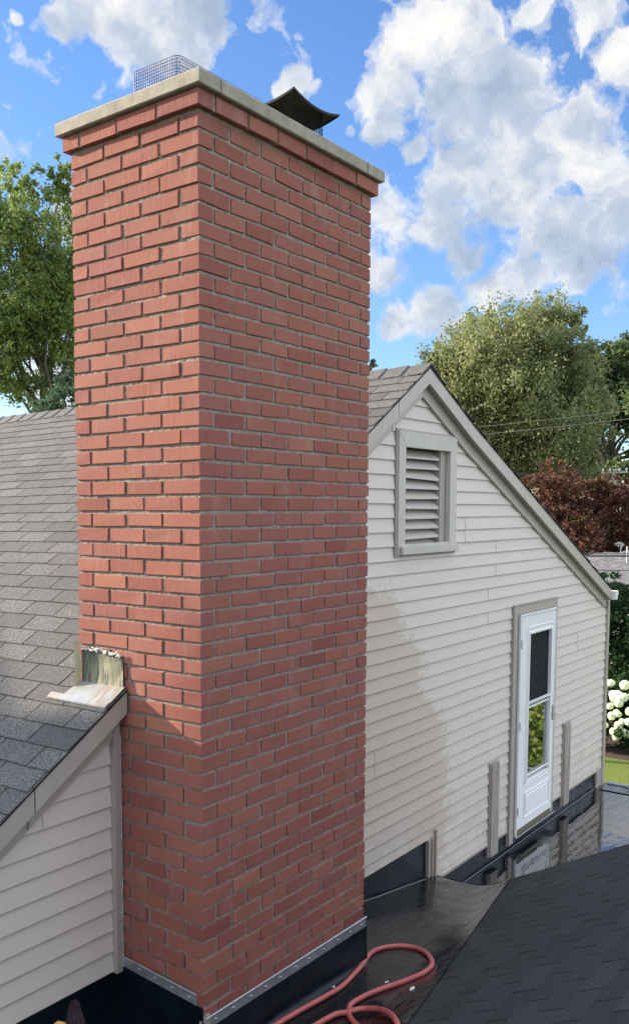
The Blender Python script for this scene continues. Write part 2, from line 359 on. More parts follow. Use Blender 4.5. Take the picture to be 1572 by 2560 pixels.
def tag(o, label=None, cat=None, group=None, kind=None):
    if label: o['label'] = label
    if cat: o['category'] = cat
    if group: o['group'] = group
    if kind: o['kind'] = kind
    return o
def empty(name, loc, label, cat, group=None):
    o = bpy.data.objects.new(name, None); C.objects.link(o); o.location = loc; o.empty_display_size = .2
    return tag(o, label, cat, group)

# ================================================================= CHIMNEY
ZC = [0, -0.0677, -0.1351, -0.2017, -0.27, -0.3381, -0.4046, -0.4701, -0.5355, -0.6014, -0.6678, -0.7342, -0.7993, -0.8644, -0.9308, -0.9965, -1.0626, -1.1278, -1.1952, -1.2616, -1.3277, -1.3946, -1.4619, -1.529, -1.5945, -1.6609, -1.7278, -1.7949, -1.8611, -1.9261, -1.9915, -2.0563, -2.1218, -2.1872, -2.2533, -2.3196, -2.3868, -2.4538, -2.5213, -2.59, -2.6602, -2.7314, -2.8036, -2.8749, -2.9467, -3.0183, -3.0892, -3.16, -3.231, -3.3024, -3.3731, -3.4447, -3.5177, -3.5865, -3.6554, -3.7231]
while len(ZC) < 62: ZC.append(round(ZC[-1] - .0690, 4))
CW, CD = 1.276, .727
CH0 = Vector((.64, .36, -4.2))
chim = empty('chimney', CH0, 'tall red brick chimney with pale stone top on the gable wall', 'chimney')
J = .0136; PW = (CW + J) / 6.5; PL = (CD + J) / 3.5
mb = MB()
def brick(x0, x1, y0, y1, z0, z1):
    j = lambda a: a + random.gauss(0, .0011)
    dx, dy = random.gauss(0, .0012), random.gauss(0, .0012); t = random.gauss(0, .0010)
    P = []
    for z in (z0, z1):
        for (x, y) in ((x0, y0), (x1, y0), (x1, y1), (x0, y1)):
            P.append((x + dx + random.gauss(0, .0007), y + dy + random.gauss(0, .0007), z + random.gauss(0, .0009) + (t if x > (x0 + x1) / 2 else -t)))
    mb.hexa(P)
def ring(x0, y0, w_, d_, z0, z1, odd, pw, pl, th=.09):
    # front face (y = y0) bricks
    x1_, y1_ = x0 + w_, y0 + d_
    if odd:
        xs = [(x0 + k * pw, x0 + (k + 1) * pw - J) for k in range(6)] + [(x0 + 6 * pw, x1_)]
        ys = [(y0 + pl / 2 + k * pl, y0 + pl / 2 + (k + 1) * pl - J) for k in range(3)]
    else:
        xs = [(x0, x0 + pw / 2 - J)] + [(x0 + pw / 2 + k * pw, x0 + pw / 2 + (k + 1) * pw - J) for k in range(6)]
        ys = [(y0 + k * pl, y0 + (k + 1) * pl - J) for k in range(1, 3)] + [(y0 + 3 * pl, y1_)]
    for i, (a, b) in enumerate(xs):
        jj = random.gauss(0, .0012) if 0 < i < len(xs) - 1 else 0
        dd = th
        if i == 0: dd = (pl / 2 - J) if odd else (pl - J)
        if i == len(xs) - 1: b = x1_
        brick(a + jj, b + jj * .5, y0, y0 + dd, z0, z1)
    for (a, b) in ys:
        brick(x0, x0 + th, a, b, z0, z1); brick(x1_ - th, x1_, a, b, z0, z1)
    for i in range(1, 6): brick(x0 + i * pw, x0 + (i + 1) * pw - J, y1_ - th, y1_, z0, z1)
for c in range(1, 58):
    ring(0, 0, CW, CD, ZC[c] + .0005, ZC[c - 1] - J + .001, c % 2 == 1, PW, PL)
bk = mb.build('brickwork', MT['brick'], chim, CH0, bevel=.0016)
mb = MB(); o_ = .024
ring(-o_, -o_, CW + 2 * o_, CD + 2 * o_, .0015, .0600, False, (CW + 2 * o_ + J) / 6.5, (CD + 2 * o_ + J) / 3.5, .12)
mb.build('corbel_course', MT['brick'], chim, CH0, bevel=.002)
# mortar core with rough skin
mb = MB()
def skin(o, u, v, nu, nv, nrm, amp):
    n0 = len(mb.v); o, u, v, nrm = map(Vector, (o, u, v, nrm))
    for j in range(nv + 1):
        for i in range(nu + 1):
            P = o + u * (i / nu) + v * (j / nv)
            a = min(.0020, noise.noise(P * 55) * amp + noise.noise(P * 160) * amp * .8)
            edge = 0 if i in (0, nu) else 1
            mb.v.append(tuple(P + nrm * a * edge))
    for j in range(nv):
        for i in range(nu):
            a = n0 + j * (nu + 1) + i; mb.f.append((a, a + 1, a + nu + 2, a + nu + 1))
rc = .0085; rf = .0058; zb, zt = -4.05, -.006
skin((rc, rf, zb), (CW - 2 * rc, 0, 0), (0, 0, zt - zb), 180, 560, (0, -1, 0), .0019)
skin((rc, CD - rc, zb), (0, -(CD - rc - rf), 0), (0, 0, zt - zb), 104, 560, (-1, 0, 0), .0026)
skin((CW - rc, rc, zb), (0, CD - 2 * rc, 0), (0, 0, zt - zb), 8, 60, (1, 0, 0), .0)
skin((CW - rc, CD - rc, zb), (-(CW - 2 * rc), 0, 0), (0, 0, zt - zb), 8, 60, (0, 1, 0), .0)
mb.build('mortar', MT['mortar'], chim, CH0, smooth=False)
mb = MB(); mb.box(-o_ + .006, CW + o_ - .006, -o_ + .006, CD + o_ - .006, .003, .0645); mb.box(.0035, CW - .0035, .0035, CD - .0035, -.013, .003)
# squeezed-out mortar bead under the corbel
mb.build('corbel_mortar', MT['mortar'], chim, CH0)
# stone cap in three slabs with mortar joints
def slab(x0, x1, y0, y1, z0, z1, zt, name='cap_slab'):
    m_ = MB(); nx = max(2, int((x1 - x0) / .04)); ny = 16
    e = .012
    prof = lambda t, a, b: a + (b - a) * t
    n0 = 0
    rows = []
    # perimeter walls
    def ringpts(ins, z, amp):
        pts = []
        def add(x, y):
            P = Vector((x, y, z)); a = noise.noise(P * 18) * amp
            pts.append((x + a, y + a, z + noise.noise(P * 9 + Vector((5, 0, 0))) * amp * .7))
        for i in range(nx): add(prof(i / nx, x0 + ins, x1 - ins), y0 + ins)
        for i in range(ny): add(x1 - ins, prof(i / ny, y0 + ins, y1 - ins))
        for i in range(nx): add(prof(i / nx, x1 - ins, x0 + ins), y1 - ins)
        for i in range(ny): add(x0 + ins, prof(i / ny, y1 - ins, y0 + ins))
        return pts
    L = [ringpts(.004, z0, .0), ringpts(0, z0 + .004, .0008), ringpts(0, z1 - .006, .0014), ringpts(.006, z1, .002), ringpts(.06, zt, .002)]
    k = len(L[0])
    for r in L: m_.v += r
    for a in range(len(L) - 1):
        for i in range(k): m_.f.append((a * k + i, a * k + (i + 1) % k, (a + 1) * k + (i + 1) % k, (a + 1) * k + i))
    m_.f.append(tuple(range(k - 1, -1, -1))); m_.f.append(tuple(range(4 * k, 5 * k)))
    m_.build(name, MT['cap'], chim, CH0, smooth=False)
oc = .047
slab(-oc, .0745, -oc, CD + oc, .0655, .122, .132)
slab(.0865, 1.158, -oc, CD + oc, .0655, .122, .134)
slab(1.172, CW + oc, -oc, CD + oc, .0655, .122, .130)
for (a, b) in ((.07, .09), (1.155, 1.176)):
    mb = MB(); mb.box(a, b, -oc + .004, CD + oc - .004, .068, .1205); mb.build('cap_joint', MT['mortar'], chim, CH0)
# termination bars + screws + base flashing
mb = MB(); yb = -.0085
mb.hexa([(.004, yb, -3.684), (CW + .009, yb, -3.706), (CW + .009, yb + .004, -3.706), (.004, yb + .004, -3.684),
         (.004, yb, -3.632), (CW + .009, yb, -3.648), (CW + .009, yb + .004, -3.648), (.004, yb + .004, -3.632)])
mb.hexa([(.004, yb - .006, -3.633), (CW + .009, yb - .006, -3.649), (CW + .009, yb, -3.649), (.004, yb, -3.633),
         (.004, yb - .003, -3.629), (CW + .009, yb - .003, -3.645), (CW + .009, yb, -3.645), (.004, yb, -3.629)])
bar = mb.build('termination_bar', MT['galv'], chim, CH0, bevel=.0008)
mb = MB(); xb = -.0085
mb.hexa([(xb, .028, -3.586), (xb + .004, .028, -3.586), (xb + .004, .492, -3.545), (xb, .492, -3.545),
         (xb, .028, -3.533), (xb + .004, .028, -3.533), (xb + .004, .492, -3.499), (xb, .492, -3.499)])
mb.hexa([(xb - .006, .028, -3.534), (xb, .028, -3.534), (xb, .492, -3.500), (xb - .006, .492, -3.500),
         (xb - .003, .028, -3.530), (xb, .028, -3.530), (xb, .492, -3.496), (xb - .003, .492, -3.496)])
barl = mb.build('termination_bar', MT['galv'], chim, CH0, bevel=.0008)
def screw(x, y, z, n, par):
    m_ = MB(); P = Vector((x, y, z)); n = Vector(n)
    m_.tube([P - n * .001, P + n * .0035, P + n * .0055], [.0062, .0058, .003], 8)
    m_.build('screw', MT['steel'], par, CH0)
for i in range(11): screw(.07 + i * .117 + random.uniform(-.012, .012), yb, -3.660 - .016 * (i / 10), (0, -1, 0), bar)
for i in range(5): screw(xb, .07 + i * .098, -3.558 + .034 * (i / 4), (-1, 0, 0), barl)
def grid(fn, nu, nv, m_, flip=False):
    n0 = len(m_.v)
    for j in range(nv + 1):
        for i in range(nu + 1): m_.v.append(fn(i / nu, j / nv))
    for j in range(nv):
        for i in range(nu):
            a = n0 + j * (nu + 1) + i; q_ = (a, a + 1, a + nu + 2, a + nu + 1); m_.f.append(q_[::-1] if flip else q_)
def Mb(X):
    pts = [(-9, -3.90), (-.2, -3.885), (.5, -3.865), (1.1, -3.895), (2.09, -3.985), (3.08, -4.13), (9, -4.2)]
    for (a, za), (b, zb_) in zip(pts, pts[1:]):
        if X <= b: return za + (zb_ - za) * (X - a) / (b - a)
SL = .556
def Pz(Y): return -4.021 - SL * (Y + .059)
def Mz(X, Y):
    b, p, k = Mb(X), Pz(Y), .025
    return p + k * math.log(math.exp(min(40, (b - p) / k)) + 1)
mb = MB()
def ff(u, v):   # front flashing, curving out at its foot
    X = -.012 + u * (CW + .024); zt_ = -3.68 - .02 * u; zb_ = Mz(X, -.04) + .004
    z = zt_ + (zb_ - zt_) * v; o = .010 + .034 * max(0, (v - .8) / .2) ** 2 + noise.noise(Vector((X * 6, z * 9, 0))) * .0025
    return (X, -o, z)
grid(ff, 60, 16, mb, True)
def fl(u, v):
    Y = -.012 + u * .53; zt_ = -3.583 + .04 * u; zb_ = Mz(-.04, Y) + .004
    z = zt_ + (zb_ - zt_) * v; o = .010 + .034 * max(0, (v - .8) / .2) ** 2 + noise.noise(Vector((3, Y * 6, z * 9))) * .0025
    return (-o, Y, z)
grid(fl, 30, 16, mb)
def fr(u, v):
    Y = -.012 + u * .53; zt_ = -3.70; zb_ = Mz(CW, Y) + .004
    return (CW + .010 + .03 * v ** 6, Y, zt_ + (zb_ - zt_) * v)
grid(fr, 30, 16, mb, True)
mb.build('base_flashing', MT['flash'], chim, CH0, smooth=True, fix=False)
# broken mortar lump at the near corner
mb = MB(); bm = bmesh.new(); bmesh.ops.create_icosphere(bm, subdivisions=3, radius=1)
for v in bm.verts:
    d = v.co.copy(); a = 1 + noise.noise(d * 1.6) * .35
    v.co = Vector((.022 + d.x * .034 * a, .004 + d.y * .018 * a, -3.655 + d.z * .036 * a))
mb.v = [tuple(v.co) for v in bm.verts]; mb.f = [tuple(v.index for v in f.verts) for f in bm.faces]; bm.free()
mb.build('mortar_patch', MT['mortar'], chim, CH0)

# metal saddle flashing where the roof meets the chimney
RX, RZ, RS = 2.733, -.613, .617
def roofz(x): return RZ - RS * (RX - x)
fl0 = Vector((-.02, .43, -2.32))
fs = empty('metal_flashing', fl0, 'stained metal flashing bent against the chimney where the gable roof meets it', 'flashing')
mb = MB()
def vs(u, v):
    Y = .436 + u * .262 ; zt_ = -2.150 + .012 * u + noise.noise(Vector((Y * 30, 2, 0))) * .012 + (.006 if .2 < u < .35 else 0); zb_ = -2.318
    z = zb_ + (zt_ - zb_) * v
    return (-.010 - abs(noise.noise(Vector((Y * 9, z * 9, 4)))) * .008 - (.012 * (1 - v) ** 3), Y + .012 * (v - .5), z)
grid(vs, 40, 24, mb, True)
mb.build('upright_sheet', MT['patina'], fs, fl0, smooth=True, fix=False)
mb = MB()
def vst(u, v):
    z = -2.322 + v * .215; return (-.012 - u * .042 + .012 * v * u, .702 + .010 * v + .004 * math.sin(v * 9), z + noise.noise(Vector((u * 5, v * 9, 1))) * .006)
grid(vst, 6, 20, mb, True)
mb.build('side_strip', MT['strip'], fs, fl0, smooth=True, fix=False)  # warm light on the strip is put into its yellow colour
mb = MB()
def pn(u, v):
    Y = .424 + u * .275 + v * u * .03; X = -.008 - v * .112; return (X, Y, roofz(X) + .022 + .004 * math.sin(u * 7) * v)
grid(pn, 20, 10, mb)
mb.hexa([(-.105, .424, roofz(-.105) + .020), (-.132, .424, roofz(-.132) + .020), (-.132, .80, roofz(-.132) + .020), (-.105, .80, roofz(-.105) + .020),
         (-.105, .424, roofz(-.105) + .029), (-.132, .424, roofz(-.132) + .027), (-.132, .80, roofz(-.132) + .027), (-.105, .80, roofz(-.105) + .029)])
mb.build('pan', MT['pan'], fs, fl0, smooth=False, fix=False)
mb = MB()
for i in range(60):   # crumbled mortar along the top of the sheet
    u = random.random(); Y = .45 + u * .24; x = -.012 - random.random() * .008; z = -2.150 + .012 * u + random.gauss(0, .005); s_ = random.uniform(.001, .0042)
    mb.box(x - s_, x + s_, Y - s_ * 2, Y + s_ * 2, z - s_, z + s_)
mb.build('crumbled_mortar', MT['caulk'], fs, fl0, bevel=.001)

# wire cage on the flue
cg0 = Vector((.4, .34, .13))
cg = empty('flue_screen', cg0, 'long wire mesh cage over the flue on the left of the chimney top', 'wire screen')
mb = MB()
def wire_box(x0, x1, y0, y1, z0, z1, st, r, m_, rad=.03, diag=False):
    # rounded-corner outline
    P = []
    for cx, cy, a0 in ((x1 - rad, y1 - rad, 0), (x0 + rad, y1 - rad, 90), (x0 + rad, y0 + rad, 180), (x1 - rad, y0 + rad, 270)):
        for k in range(5):
            a = math.radians(a0 + k * 22.5); P.append(Vector((cx + rad * math.cos(a), cy + rad * math.sin(a), 0)))
    P.append(P[0]); L = [0]
    for a, b in zip(P, P[1:]): L.append(L[-1] + (b - a).length)
    def at(s):
        s = s % L[-1]
        for i in range(len(P) - 1):
            if s <= L[i + 1]: return P[i].lerp(P[i + 1], (s - L[i]) / max(1e-9, L[i + 1] - L[i]))
    n = int(L[-1] / st); nz = int((z1 - z0) / st)
    if not diag:
        for j in range(nz + 1):
            z = z1 - j * st; m_.tube([(p.x, p.y, z) for p in P], r, 3, False)
        for i in range(n):
            p = at(i * L[-1] / n); m_.tube([(p.x, p.y, z0), (p.x, p.y, z1)], r, 3, False)
    else:
        for i in range(n):
            for sg in (0, 1):
                pts = []
                for j in range(nz * 2 + 1):
                    off = (.5 if (j // 2 + sg) % 2 else 0) if True else 0
                    ph = [0, 0, 1, 1][j % 4] if sg == 0 else [1, 1, 0, 0][j % 4]
                    p = at((i + ph * .46) * L[-1] / n); pts.append((p.x, p.y, z1 - j * st * .55))
                m_.tube([q_ for q_ in pts if q_[2] >= z0], r, 3, False)
    return n
wire_box(.118, .70, .209, .478, .125, .300, .0125, .0015, mb)
for i in range(1, int(.58 / .0125)): mb.tube([(.118 + i * .0125, .215, .3), (.118 + i * .0125, .472, .3)], .0011, 3, False)
for i in range(1, int(.269 / .0125)): mb.tube([(.124, .209 + i * .0125, .3), (.694, .209 + i * .0125, .3)], .0011, 3, False)
mb.build('mesh_cage', MT['wire'], cg, cg0, fix=False)
mb = MB(); mb.box(.14, .67, .235, .45, .125, .170); mb.build('flue_tile', MT['cap'], cg, cg0, bevel=.004)
hd0 = Vector((.93, .27, .13))
hd = empty('chimney_hood', hd0, 'black metal rain hood over wire netting on the right of the chimney top', 'chimney hood')
mb = MB()
HX0, HX1, HY0, HY1 = .735, 1.108, .078, .45
def hz(u, v, up=0):
    a, b = abs(2 * u - 1), abs(2 * v - 1); e = max(a, b); c_ = a * b
    return .388 - .070 * e ** 1.1 + .030 * c_ ** 2.0 * (1 if True else 0) + up
for up in (0, .003):
    grid(lambda u, v: (HX0 + (HX1 - HX0) * u, HY0 + (HY1 - HY0) * v, hz(u, v, up)), 24, 24, mb)
for (fa, fb) in ((lambda t: (t, 0), 0), (lambda t: (t, 1), 0), (lambda t: (0, t), 0), (lambda t: (1, t), 0)):
    def rim(u, v, fa=fa):
        a, b = fa(u); return (HX0 + (HX1 - HX0) * a, HY0 + (HY1 - HY0) * b, hz(a, b, .003) - v * .010)
    grid(rim, 24, 1, mb)
mb.build('hood_sheet', MT['blackm'], hd, hd0, smooth=True, fix=False)
mb = MB(); wire_box(.79, 1.055, .13, .40, .125, .345, .019, .0013, mb, .02, True)
mb.build('netting', MT['blackm'], hd, hd0, fix=False)
mb = MB(); mb.box(.81, 1.035, .15, .38, .125, .160); mb.build('flue_tile', MT['cap'], hd, hd0, bevel=.004)

# ================================================================= HOUSE
H0 = Vector((2.7, 4, -7))
house = empty('house', H0, 'beige vinyl sided house with grey shingled gable roof and white door', 'house')
YW = .50; HZ0 = -7.0; YB = 11.0
KX, KZ = 3.4, -.935; SR = .4257
def topz(x, low=0):
    if x <= RX: return RZ - RS * (RX - x)
    if x <= KX: return RZ + (KZ - RZ) * (x - RX) / (KX - RX)
    return KZ - SR * (x - KX)
# --- siding
DR = (4.335, 5.32, -4.40, -2.293); VR = (2.412, 3.262, -1.828, -1.014)
HOLES = [DR, VR, (3.95, 4.115, -4.40, -3.506), (5.572, 5.742, -4.40, -3.488), (2.90, 3.052, -4.40, -3.826)]
def clip_top(poly, low):
    # clip polygon (x,z) below the gable line lowered by low; line pieces are handled convexly
    lines = [((-12, topz(-12) - low), (RX, RZ - low))]
    if (min(p[0] for p in poly) + max(p[0] for p in poly)) / 2 < KX: lines.append(((RX, RZ - low), (KX, KZ - low)))
    else: lines.append(((KX, KZ - low), (12, topz(12) - low)))
    for (a, b) in lines:
        out_ = []
        dx, dz = b[0] - a[0], b[1] - a[1]
        side = lambda p: dx * (p[1] - a[1]) - dz * (p[0] - a[0])
        for i in range(len(poly)):
            p, q_ = poly[i], poly[(i + 1) % len(poly)]; sp, sq = side(p), side(q_)
            if sp <= 0: out_.append(p)
            if (sp < 0 < sq) or (sq < 0 < sp):
                t = sp / (sp - sq); out_.append((p[0] + (q_[0] - p[0]) * t, p[1] + (q_[1] - p[1]) * t))
        poly = out_
        if len(poly) < 3: return []
    return poly
LIP = .0125
SEAMS = {}
def siding(x0, x1, zbot, ztop_grid, pitch, mbx, holes, zmax=-.6, seams=()):
    z = ztop_grid
    while z > zbot + 1e-6:
        zl = max(z - pitch, zbot); zh = z
        cuts = sorted({zl, zh} | {c for h in holes for c in (h[2], h[3]) if zl < c < zh})
        for a, b in zip(cuts, cuts[1:]):
            spans = [(x0, x1)]
            for h in holes:
                if h[2] < b - 1e-6 and h[3] > a + 1e-6:
                    ns = []
                    for (s0, s1) in spans:
                        if h[0] - .004 > s0: ns.append((s0, min(s1, h[0] - .004)))
                        if h[1] + .004 < s1: ns.append((max(s0, h[1] + .004), s1))
                    spans = [s_ for s_ in ns if s_[1] - s_[0] > .002]
            for (s0, s1) in spans:
                sub = [s0]
                for (sx, sz) in seams:
                    if zl < sz < zh and s0 < sx < s1: sub.append(sx)
                sub.append(s1)
                kx_ = None
                if s0 < KX < s1 and topz(KX) - .4 < zh: sub.append(KX); sub = sorted(set(sub)); kx_ = sub.index(KX)
                for k, (u0, u1) in enumerate(zip(sub, sub[1:])):
                    off = .0016 if (k % 2 and kx_ is None) else 0
                    if k > 0 and k != kx_: u0 += .0012
                    P = clip_top([(u0, a), (u1, a), (u1, b), (u0, b)], .168)
                    if len(P) < 3: continue
                    def yy(zv):
                        t = (zv - zl) / pitch
                        return YW - .004 - LIP * (1 - t) ** 1.0 * (1.0) + (.0025 * math.sin(min(1, t) * math.pi)) - off
                    # split vertically for a slightly curved board
                    mbx.poly([(x, yy(zv), zv) for x, zv in P])
                    if a == zl:
                        xs = [x for x, zv in P if abs(zv - zl) < 1e-6]
                        if len(xs) >= 2:
                            xa, xb_ = min(xs), max(xs)
                            yl = yy(zl); mbx.quad((xa, yl, zl), (xa, YW - .001, zl - .001), (xb_, YW - .001, zl - .001), (xb_, yl, zl))
                            mbx.quad((xa, yl, zl), (xb_, yl, zl), (xb_, yl - .0008, zl + .004), (xa, yl - .0008, zl + .004))
        z -= pitch
mb = MB()
sm = [(3.439, -1.60), (3.439, -1.72), (3.993, -1.85), (3.993, -1.95), (4.518, -2.04), (4.518, -2.12), (3.869, -2.21), (3.869, -2.32), (5.9, -2.7), (5.9, -2.8), (2.2, -3.1), (2.2, -3.2), (6.1, -3.9)]
PT = .0908; ZG = -1.215 + 8 * PT
siding(1.27, 2.975, -3.826, ZG, PT, mb, HOLES, seams=sm)
siding(2.975, 6.735, -4.150, ZG, PT, mb, HOLES, seams=sm)
mb.build('wall_siding', MT['siding'], house, H0 * 0 + H0, fix=False)
mb = MB()
siding(-9.0, -.018, -3.565, -2.626 + 9 * .0939, .0939, mb, [], seams=[(-.42, -2.75)])
mb.build('wall_siding', MT['siding'], house, H0, fix=False)
# make the siding stain use world-like coordinates: shift through the object texture origin
# --- backing wall behind the boards
mb = MB()
def back(x0, x1, z0, z1):
    if x0 < KX < x1: back(x0, KX, z0, z1); x0 = KX
    P = clip_top([(x0, z0), (x1, z0), (x1, z1), (x0, z1)], .03)
    if len(P) >= 3: mb.prism([(x, YW + .004, zv) for x, zv in P], (0, .05, 0))
back(-9, 2.50, -7, 0); back(2.50, 3.16, -7, -1.76); back(2.50, 3.16, -1.115, 0); back(3.16, 4.45, -7, 0)
back(4.45, 5.235, -2.39, 0); back(4.45, 5.235, -7, -4.19); back(5.235, 6.72, -7, 0)
mb.box(6.67, 6.72, YW + .06, YB, -7, -2.42); mb.box(-9, -8.95, YW + .06, YB, -12, -7)
mb.build('wall_core', MT['dark'], house, H0)
mb = MB(); mb.box(6.722, 6.728, YW + .02, YB, -7, -2.45)
mb.build('side_wall', MT['siding'], house, H0)
# --- roof deck + shingles
TH = .03
def shingle_field(mbx, P0, U, V, N, nu, nv, tab, expo, gap=.0075, keep=None, lift=.0085, jit=.0015):
    """tabs laid along U (course direction), courses stacked along V (downhill)"""
    for j in range(nv):
        off = (j % 2) * tab * .5 + ((j * 7) % 5) * .0016
        s0, s1 = j * expo - .012, (j + 1) * expo
        for i in range(-1, nu):
            a = i * tab + off + gap * .5; b = (i + 1) * tab + off - gap * .5
            if b < .01 or a > nu * tab - tab: continue
            a = max(a, 0)
            if keep:
                c0 = P0 + U * ((a + b) / 2) + V * ((s0 + s1) / 2)
                k = keep(c0, a, b, s0, s1)
                if k is False: continue
                if k is not None: a, b = k
            j1 = random.gauss(0, jit); j2 = random.gauss(0, jit)
            h0, h1 = .0012, lift + random.gauss(0, .0007)
            p = lambda u, s, h: tuple(P0 + U * u + V * s + N * h)
            mbx.hexa([p(a, s0, -.002), p(a, s1 + j1, 0), p(b, s1 + j2, 0), p(b, s0, -.002),
                      p(a, s0, h0), p(a, s1 + j1, h1), p(b, s1 + j2, h1), p(b, s0, h0)])
YR = .415
RD = .012
UR = Vector((0, 1, -RD))
# left slope
mb = MB()
dl = Vector((-1, 0, -RS)).normalized(); nl = Vector((-RS, 0, 1)).normalized()
def keepL(c, a, b, s0, s1):
    x = c.x
    if -.02 < x < CW + .02 and c.y < CD + .01:
        # stop at the chimney
        if YR + b < CD: return False
        if YR + a < CD: return (CD - YR + .002, b)
    return None
shingle_field(mb, Vector((RX, YR, RZ + .010)) , UR, dl, nl, 38, 62, .262, .1165, keep=keepL)
roofL = mb.build('roof_shingles', MT['shingle'], house, H0)
# ridge caps
mb = MB()
y = YR - .004; k = 0
while y < YB - .3:
    L_ = .215; hh = .020; w_ = .115
    def cp(t, yy, up):
        a = max(0.0, abs(t) - .25) / .75 * w_
        d = Vector((RX, yy, RZ + .018 + up - RD * (yy - YR)))
        if t < 0: return tuple(d + Vector((-a, 0, -a * RS)))
        return tuple(d + Vector((a, 0, -a * .48)))
    ts = [-1, -.6, -.25, 0, .25, .6, 1]
    up0, up1 = .000, .011
    n0 = len(mb.v)
    for (yy, up) in ((y, up1), (y + L_, up0)):
        for t in ts: mb.v.append(cp(t, yy, up + (.006 if abs(t) < .3 else 0)))
        for t in ts: mb.v.append(cp(t, yy, up - .007))
    m7 = len(ts)
    for i in range(m7 - 1):
        mb.f.append((n0 + i, n0 + i + 1, n0 + 2 * m7 + i + 1, n0 + 2 * m7 + i))
        mb.f.append((n0 + i, n0 + m7 + i, n0 + m7 + i + 1, n0 + i + 1))
    for e in (0, m7 - 1): mb.f.append((n0 + e, n0 + 2 * m7 + e, n0 + 3 * m7 + e, n0 + m7 + e))
    y += L_ - .05; k += 1
rc_ = mb.build('ridge_cap', MT['shingle'], roofL, H0, fix=False); rc_.parent = roofL
# curled ridge shingle beside the chimney
mb = MB()
def curl(u, v):
    X = RX - .17 + .30 * u; base = (roofz(X) if X < RX else RZ - .48 * (X - RX)); Y = .98 + v * .30
    return (X, Y, base + .034 + .022 * math.sin(v * 3.1) + .012 * math.sin(u * 5) + .030 * (1 - v) ** 2)
grid(curl, 10, 10, mb); mb.build('lifted_shingle', MT['shingle'], roofL, H0, smooth=True, fix=False)
# decks
mb = MB()
YK = .4335
mb.prism([(RX, YK, RZ + .006), (RX - 8.5, YK, RZ + .006 - 8.5 * RS), (RX - 8.5, YK, RZ - .03 - 8.5 * RS), (RX, YK, RZ - .03)], (0, YB - YK, -RD * (YB - YK)))
mb.prism([(RX, YK, RZ - .03), (KX, YK, KZ - .02), (6.66, YK, topz(6.66) - .02), (6.66, YK, topz(6.66) + .006), (KX, YK, KZ + .006), (RX, YK, RZ + .006)], (0, YB - YK, -RD * (YB - YK)))
mb.build('roof_deck', MT['dark'], house, H0)
mb = MB(); U_ = UR
V1 = Vector((KX - RX, 0, KZ - RZ)); L1 = V1.length; V1.normalize(); N1 = Vector((-V1.z, 0, V1.x))
shingle_field(mb, Vector((RX, YR - .006, RZ + .010)), U_, V1, N1, 38, int(L1 / .1165), .262, .1165)
V2 = Vector((6.70 - KX, 0, topz(6.70) - KZ)); L2 = V2.length; V2.normalize(); N2 = Vector((-V2.z, 0, V2.x))
shingle_field(mb, Vector((KX, YR - .006, KZ + .010)), U_, V2, N2, 38, int(L2 / .1165) , .262, .1165)
mb.build('roof_shingles', MT['dshingle'], house, H0)
# --- rake trim: fascia, soffit, frieze following the gable line
def rake(name, y0, y1, t0, t1, m_, xs, kx=0):
    """strip between depth y0..y1, hanging from t0 to t1 below the gable line"""
    b_ = MB()
    for (xa, xb_) in zip(xs, xs[1:]):
        za, zb_ = topz(xa), topz(xb_)
        b_.hexa([(xa, y0, za - t1), (xb_, y0, zb_ - t1), (xb_, y1, zb_ - t1), (xa, y1, za - t1),
                 (xa, y0, za - t0), (xb_, y0, zb_ - t0), (xb_, y1, zb_ - t0), (xa, y1, za - t0)])
    return b_.build(name, m_, house, H0)
xsL1 = [-9.0, -.508, -.004]; xsL2 = [1.28, 2.335, RX]; xsR = [RX, KX, 6.66]
for xs in ([-9.0, -.512], [-.505, -.006], [1.284, 2.33], [2.336, RX], xsR):
    rake('rake_fascia', .420, .432, -.004, .098, MT['fascia'], xs)
    rake('rake_soffit', .4325, .489, .080, .090, MT['fascia'], xs)
    rake('rake_frieze', .468, .486, .0905, .178, MT['fascia'], xs)
# thin black strip drawn for the shadow under the shingle edge
for xs in ([-9.0, -.006], [1.284, RX], xsR):
    rake('rake_shadow_line', .4150, .4195, -.0075, -.001, MT['blackm'], xs)
# --- corner post, J-channels
mb = MB(); mb.box(6.737, 6.80, YW - .030, YW + .06, -4.365, -2.44); mb.build('corner_post', MT['trim'], house, H0, bevel=.003)
mb = MB(); mb.box(6.56, 6.70, YW - .028, YW, -4.34, -4.165); mb.box(6.70, 6.73, YW - .034, YW, -4.36, -4.15); mb.build('corner_block', MT['wood'], house, H0, bevel=.002)
mb = MB(); mb.box(-.046, -.008, .462, .50, -3.572, -2.46); mb.build('corner_trim', MT['trim'], house, H0, bevel=.002)
mb = MB()
mb.tube([(-.009 + noise.noise(Vector((i * .6, 0, 0))) * .003, .4595 + noise.noise(Vector((i * .5, 4, 0))) * .003, -3.57 + i * 1.07 / 90) for i in range(91)], [.0012 + .0030 * abs(noise.noise(Vector((i * .45, 9, 0)))) for i in range(91)], 5)
mb.build('caulk_line', MT['caulk'], house, H0, bevel=.001)
for (a, b) in ((3.06, 3.945), (4.12, 4.33), (5.325, 5.567), (5.747, 6.73)):
    mb = MB(); mb.box(a, b, YW - .020, YW - .002, -4.168, -4.150); mb.build('starter_strip', MT['trim'], house, H0, bevel=.001)
# U-channel where the boards step down
mb = MB(); mb.box(2.925, 2.940, YW - .030, YW, -4.09, -3.83); mb.box(2.944, 2.985, YW - .016, YW, -4.11, -3.83); mb.box(2.989, 3.003, YW - .028, YW, -4.12, -3.83); mb.box(3.006, 3.034, YW - .014, YW, -4.13, -3.83); mb.box(3.037, 3.048, YW - .030, YW, -4.15, -3.78)
mb.build('step_channel', MT['trim'], house, H0, bevel=.0015)
